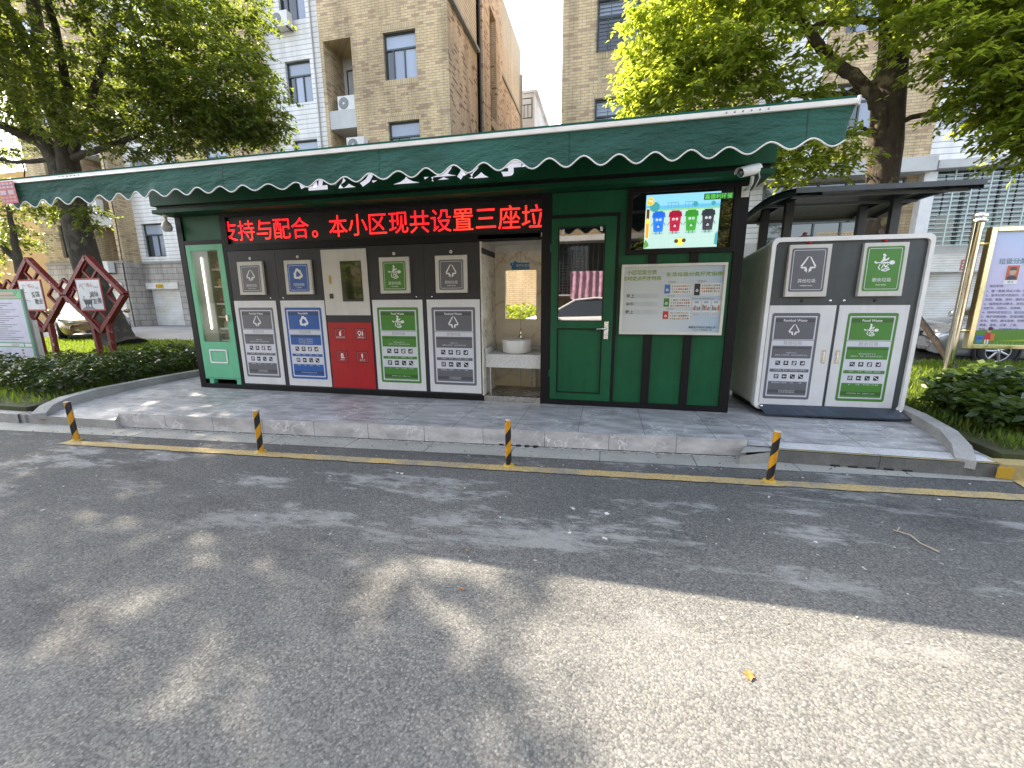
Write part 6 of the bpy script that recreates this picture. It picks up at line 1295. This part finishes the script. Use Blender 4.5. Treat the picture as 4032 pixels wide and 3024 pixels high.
tree(T2, ([(10.95, 5, -.1), (10.92, 5, .4), (10.92, 5, 2.0), (10.90, 5, 3.4), (10.86, 5, 4.0), (10.80, 5, 4.7), (10.74, 5, 5.7), (10.62, 5, 6.45), (10.5, 5.1, 8.2)], [.38, .28, .25, .245, .265, .25, .215, .2, .12]),
     [([(10.72, 4.9, 4.05), (10.57, 4.8, 4.56), (10.43, 4.8, 4.86), (10.17, 4.8, 5.11), (9.78, 4.8, 5.41), (9.45, 4.8, 5.78), (9.09, 4.8, 6.26), (8.80, 4.8, 6.7), (8.4, 4.8, 7.6)], [.12, .115, .11, .105, .095, .085, .075, .07, .03]),
      ([(10.8, 5, 5.2), (10.2, 5.2, 5.05), (9.6, 5.3, 5.15), (8.9, 5.4, 5.35), (8.2, 5.4, 5.3)], [.12, .09, .06, .04, .015]),
      ([(10.7, 5, 6.1), (9.9, 4.9, 6.15), (9.2, 4.8, 6.1), (8.4, 4.6, 6.3)], [.07, .055, .04, .015]),
      ([(10.75, 5, 5.9), (11.3, 4.8, 6.2), (11.9, 4.5, 6.7), (12.8, 4.2, 7.2), (13.8, 4.0, 7.6)], [.14, .12, .1, .06, .02]),
      ([(10.9, 4.95, 4.4), (11.6, 4.6, 4.5), (12.3, 4.3, 4.55), (13.0, 4.0, 4.4)], [.05, .035, .025, .012]),
      ([(10.7, 5, 7), (11.2, 4.6, 8), (11.8, 4.2, 9)], [.1, .07, .02]),
      ([(10.7, 4.8, 4.2), (10.2, 4.6, 4.25), (9.7, 4.5, 4.1), (9.2, 4.5, 3.95)], [.04, .03, .02, .01])],
     [((7.5, 4.6, 6.2), (1.45, 1.3, 1.0), 165), ((8.6, 4.8, 7.2), (1.9, 1.6, 1.1), 150), ((7.3, 4.7, 5.3), (1.4, .9, .5), 100), ((9.2, 4.7, 5.2), (.7, .6, .5), 16), ((9.45, 4.5, 3.85), (.75, .5, .38), 24), ((12.6, 4.0, 6.4), (1.9, 1.6, 1.4), 140), ((13.4, 4.0, 4.9), (1.7, 1.3, .85), 75), ((13.0, 3.8, 3.9), (.9, .7, .5), 46), ((12.1, 4.2, 4.5), (.7, .5, .4), 28), ((12.0, 4.0, 5.6), (1.1, .9, .9), 85), ((11.9, 3.9, 4.5), (.8, .7, .4), 40), ((12.8, 3.8, 3.8), (1.1, .8, .4), 60), ((10.2, 5.6, 8.6), (2.8, 2.2, 1.3), 120), ((11.5, 3.2, 6.1), (.8, .5, .8), 22), ((8.9, 4.9, 4.35), (.45, .4, .25), 8), ((11.0, 3.7, 5.3), (.9, .5, .8), 46), ((10.1, 4.1, 6.3), (.9, .7, .7), 50), ((9.3, 4.5, 4.0), (.9, .5, .4), 22)],
     23, BARK2, LEAF2, .14, 62, .46)
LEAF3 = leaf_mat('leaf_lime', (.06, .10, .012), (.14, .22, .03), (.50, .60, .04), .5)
T3 = thing('young_tree', 'small sunlit lime green tree behind the information board at the far left', 'tree', loc=(-12.6, 3.2, 0))
tree(T3, ([(-12.6, 3.2, -.05), (-12.55, 3.2, 1.0), (-12.5, 3.2, 1.9)], [.09, .07, .06]), [([(-12.5, 3.2, 1.9), (-12.2, 3.1, 2.6), (-11.9, 3.0, 3.2)], [.05, .035, .01]), ([(-12.5, 3.2, 1.8), (-13.0, 3.2, 2.5), (-13.4, 3.1, 3.1)], [.05, .03, .01])],
     [((-12.4, 3.2, 2.6), (1.5, 1.1, 1.1), 120)], 5, BARK1, LEAF3, .12, 60, .42)
T4 = thing('background_tree', 'dark dense tree in front of the ochre house at the far left edge', 'tree', loc=(-21, 9.5, 0))
tree(T4, ([(-21, 9.5, -.05), (-21, 9.5, 2), (-20.9, 9.5, 3.6)], [.25, .2, .16]), [([(-20.9, 9.5, 3.6), (-20.2, 9.2, 5), (-19.8, 9, 6.2)], [.14, .09, .03]), ([(-21, 9.5, 3.2), (-22.2, 9.3, 4.6), (-23, 9.2, 6)], [.13, .09, .03])],
     [((-22.6, 9.3, 5.2), (2.6, 1.8, 2.2), 170)], 8, BARK1, LEAF1, .17, 60, .6)
RP = thing('roof_shrub', 'small shrub growing on the roof edge of the left block', 'shrub', loc=(-.6, 20, 17.2))
tree(RP, ([(-.5, 20.2, 17.3), (-.45, 20.2, 17.9)], [.05, .03]), [([(-.45, 20.2, 17.7), (-.1, 20, 18.6)], [.03, .01]), ([(-.45, 20.2, 17.6), (.2, 19.8, 17.9)], [.03, .01])], [((-.15, 20, 18.3), (.7, .9, .9), 34)], 4, BARK1, LEAF1, .16, 45, .45)
for i, (x, y, sd_, lab) in enumerate(((-4.5, -10.6, 31, 'leafy tree across the road mirrored in the control screen'), (9.6, -10.8, 32, 'leafy tree across the road mirrored in the television glass'))):
    t_ = thing('roadside_tree', lab, 'tree', 'trees across the road', loc=(x, y, 0))
    tree(t_, ([(x, y, -.1), (x + .05, y, 1.5), (x, y, 2.6)], [.2, .15, .13]), [([(x, y, 2.6), (x + 1, y + .3, 4.2), (x + 1.6, y + .4, 5.6)], [.1, .07, .02]), ([(x, y, 2.4), (x - 1, y - .2, 4), (x - 1.7, y, 5.4)], [.1, .07, .02])], [((x, y, 2.6), (2.6, 1.3, 2.3), 170)], sd_, BARK1, LEAF1, .2, 50, .6)
# hedges
def hedge(name, label, poly, zlo, zhi, n, seed, mat, ln, cat='hedge', stems=40):
    rg = np.random.RandomState(seed); P = np.array(poly)
    lo, hi = P.min(0), P.max(0); pts = []
    def inside(x, y):
        c = False; j = len(P) - 1
        for i in range(len(P)):
            if (P[i, 1] > y) != (P[j, 1] > y) and x < (P[j, 0] - P[i, 0]) * (y - P[i, 1]) / (P[j, 1] - P[i, 1]) + P[i, 0]: c = not c
            j = i
        return c
    while len(pts) < n:
        x, y = rg.uniform(lo, hi)
        if inside(x, y): pts.append((x, y))
    pts = np.array(pts)
    top = zhi + .07 * np.sin(pts[:, 0] * 7.1 + pts[:, 1] * 3.3) + .06 * np.sin(pts[:, 1] * 9.2 - pts[:, 0] * 4)
    # edge distance rounds the shoulder off
    ed = np.full(n, 9.0)
    for i in range(len(P)):
        a, b_ = P[i], P[(i + 1) % len(P)]; t = np.clip(((pts - a) @ (b_ - a)) / ((b_ - a) @ (b_ - a)), 0, 1); ed = np.minimum(ed, np.linalg.norm(pts - (a + t[:, None] * (b_ - a)), axis=1))
    top = zlo + (top - zlo) * (1 - .45 * np.exp(-ed / .10))
    z = zlo + (top - zlo) * rg.uniform(0, 1, n) ** .42
    root = thing(name, label, cat, loc=(float(P[:, 0].mean()), float(P[:, 1].mean()), 0))
    ang = rg.uniform(0, 2 * np.pi, n); el_ = rg.uniform(-.35, .6, n)
    leaf_obj('foliage', np.c_[pts, z], np.c_[np.cos(ang) * np.cos(el_), np.sin(ang) * np.cos(el_), np.sin(el_)], np.array([0, 0, 1.0])[None] + rg.normal(size=(n, 3)) * .5, ln * rg.uniform(.6, 1.3, n), mat, root, .45)
    mb = MB(); 
    for k in rg.choice(n, stems, replace=False): mb.tube([(pts[k, 0], pts[k, 1], -.02), (pts[k, 0] + rg.uniform(-.08, .08), pts[k, 1] + rg.uniform(-.08, .08), float(top[k]) * .8)], [.008, .004], BARK1, 5, cap=False)
    mb.build('stems', root); return root
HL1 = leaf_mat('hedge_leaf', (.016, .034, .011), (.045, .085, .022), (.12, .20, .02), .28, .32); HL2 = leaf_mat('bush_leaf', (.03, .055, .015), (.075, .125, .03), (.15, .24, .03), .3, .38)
hedge('hedge', 'low dark leafy hedge along the curved kerb left of the kiosk', [(-1.12, -1.05), (-1.06, .6), (-1.10, 3.6), (-2.2, 3.8), (-2.25, 2.0), (-2.35, .9), (-2.9, .1), (-4.3, -.25), (-4.3, -.62), (-2.6, -.85)], 0.0, .40, 12000, 3, HL1, .085, stems=160)
hedge('shrub', 'leafy green shrub beside the kerb at the right edge', [(9.16, -.45), (9.26, .25), (9.6, 1.0), (10.1, 1.35), (11.2, 1.45), (12.8, 1.4), (12.5, -.55), (10.4, -.6)], 0.0, .40, 13000, 6, HL2, .115, 'shrub', 90)
hedge('opposite_hedge', 'bright hedge across the road seen only in the niche mirror', [(-3, -10.2), (3.4, -10.2), (3.4, -11.6), (-3, -11.6)], -.06, 1.0, 5000, 9, LEAF3, .16)
# grass
def grass(name, label, poly, n, seed, mat, h):
    rg = np.random.RandomState(seed); P = np.array(poly); lo, hi = P.min(0), P.max(0); q = rg.uniform(lo, hi, (n * 2, 2)); c = np.zeros(len(q), bool); j = len(P) - 1
    for i in range(len(P)):
        m_ = ((P[i, 1] > q[:, 1]) != (P[j, 1] > q[:, 1])) & (q[:, 0] < (P[j, 0] - P[i, 0]) * (q[:, 1] - P[i, 1]) / (P[j, 1] - P[i, 1] + 1e-12) + P[i, 0]); c ^= m_; j = i
    q = q[c][:n]; k = len(q); ang = rg.uniform(0, 2 * np.pi, k); lean = rg.uniform(.1, .9, k)
    o = leaf_obj(name, np.c_[q, np.zeros(k)], np.c_[np.cos(ang) * lean, np.sin(ang) * lean, np.ones(k)], np.c_[np.cos(ang), np.sin(ang), np.zeros(k)], h * rg.uniform(.5, 1.3, k), mat, None, .14)
    return tag(o, label, 'grass', kind='stuff')
GR = leaf_mat('grass_blade', (.05, .085, .014), (.12, .17, .025), (.28, .40, .03), .45, .6)
grass('grass', 'short lawn grass left of the kiosk under the big tree', [(-16, -1.3), (-1.05, -1.3), (-1.1, 5.8), (-18, 5.8)], 60000, 1, GR, .10)
grass('grass', 'short lawn grass right of the bin house around the sign post', [(9.1, -.8), (16, -.4), (18, 4.55), (9.1, 4.55)], 42000, 2, GR, .11)
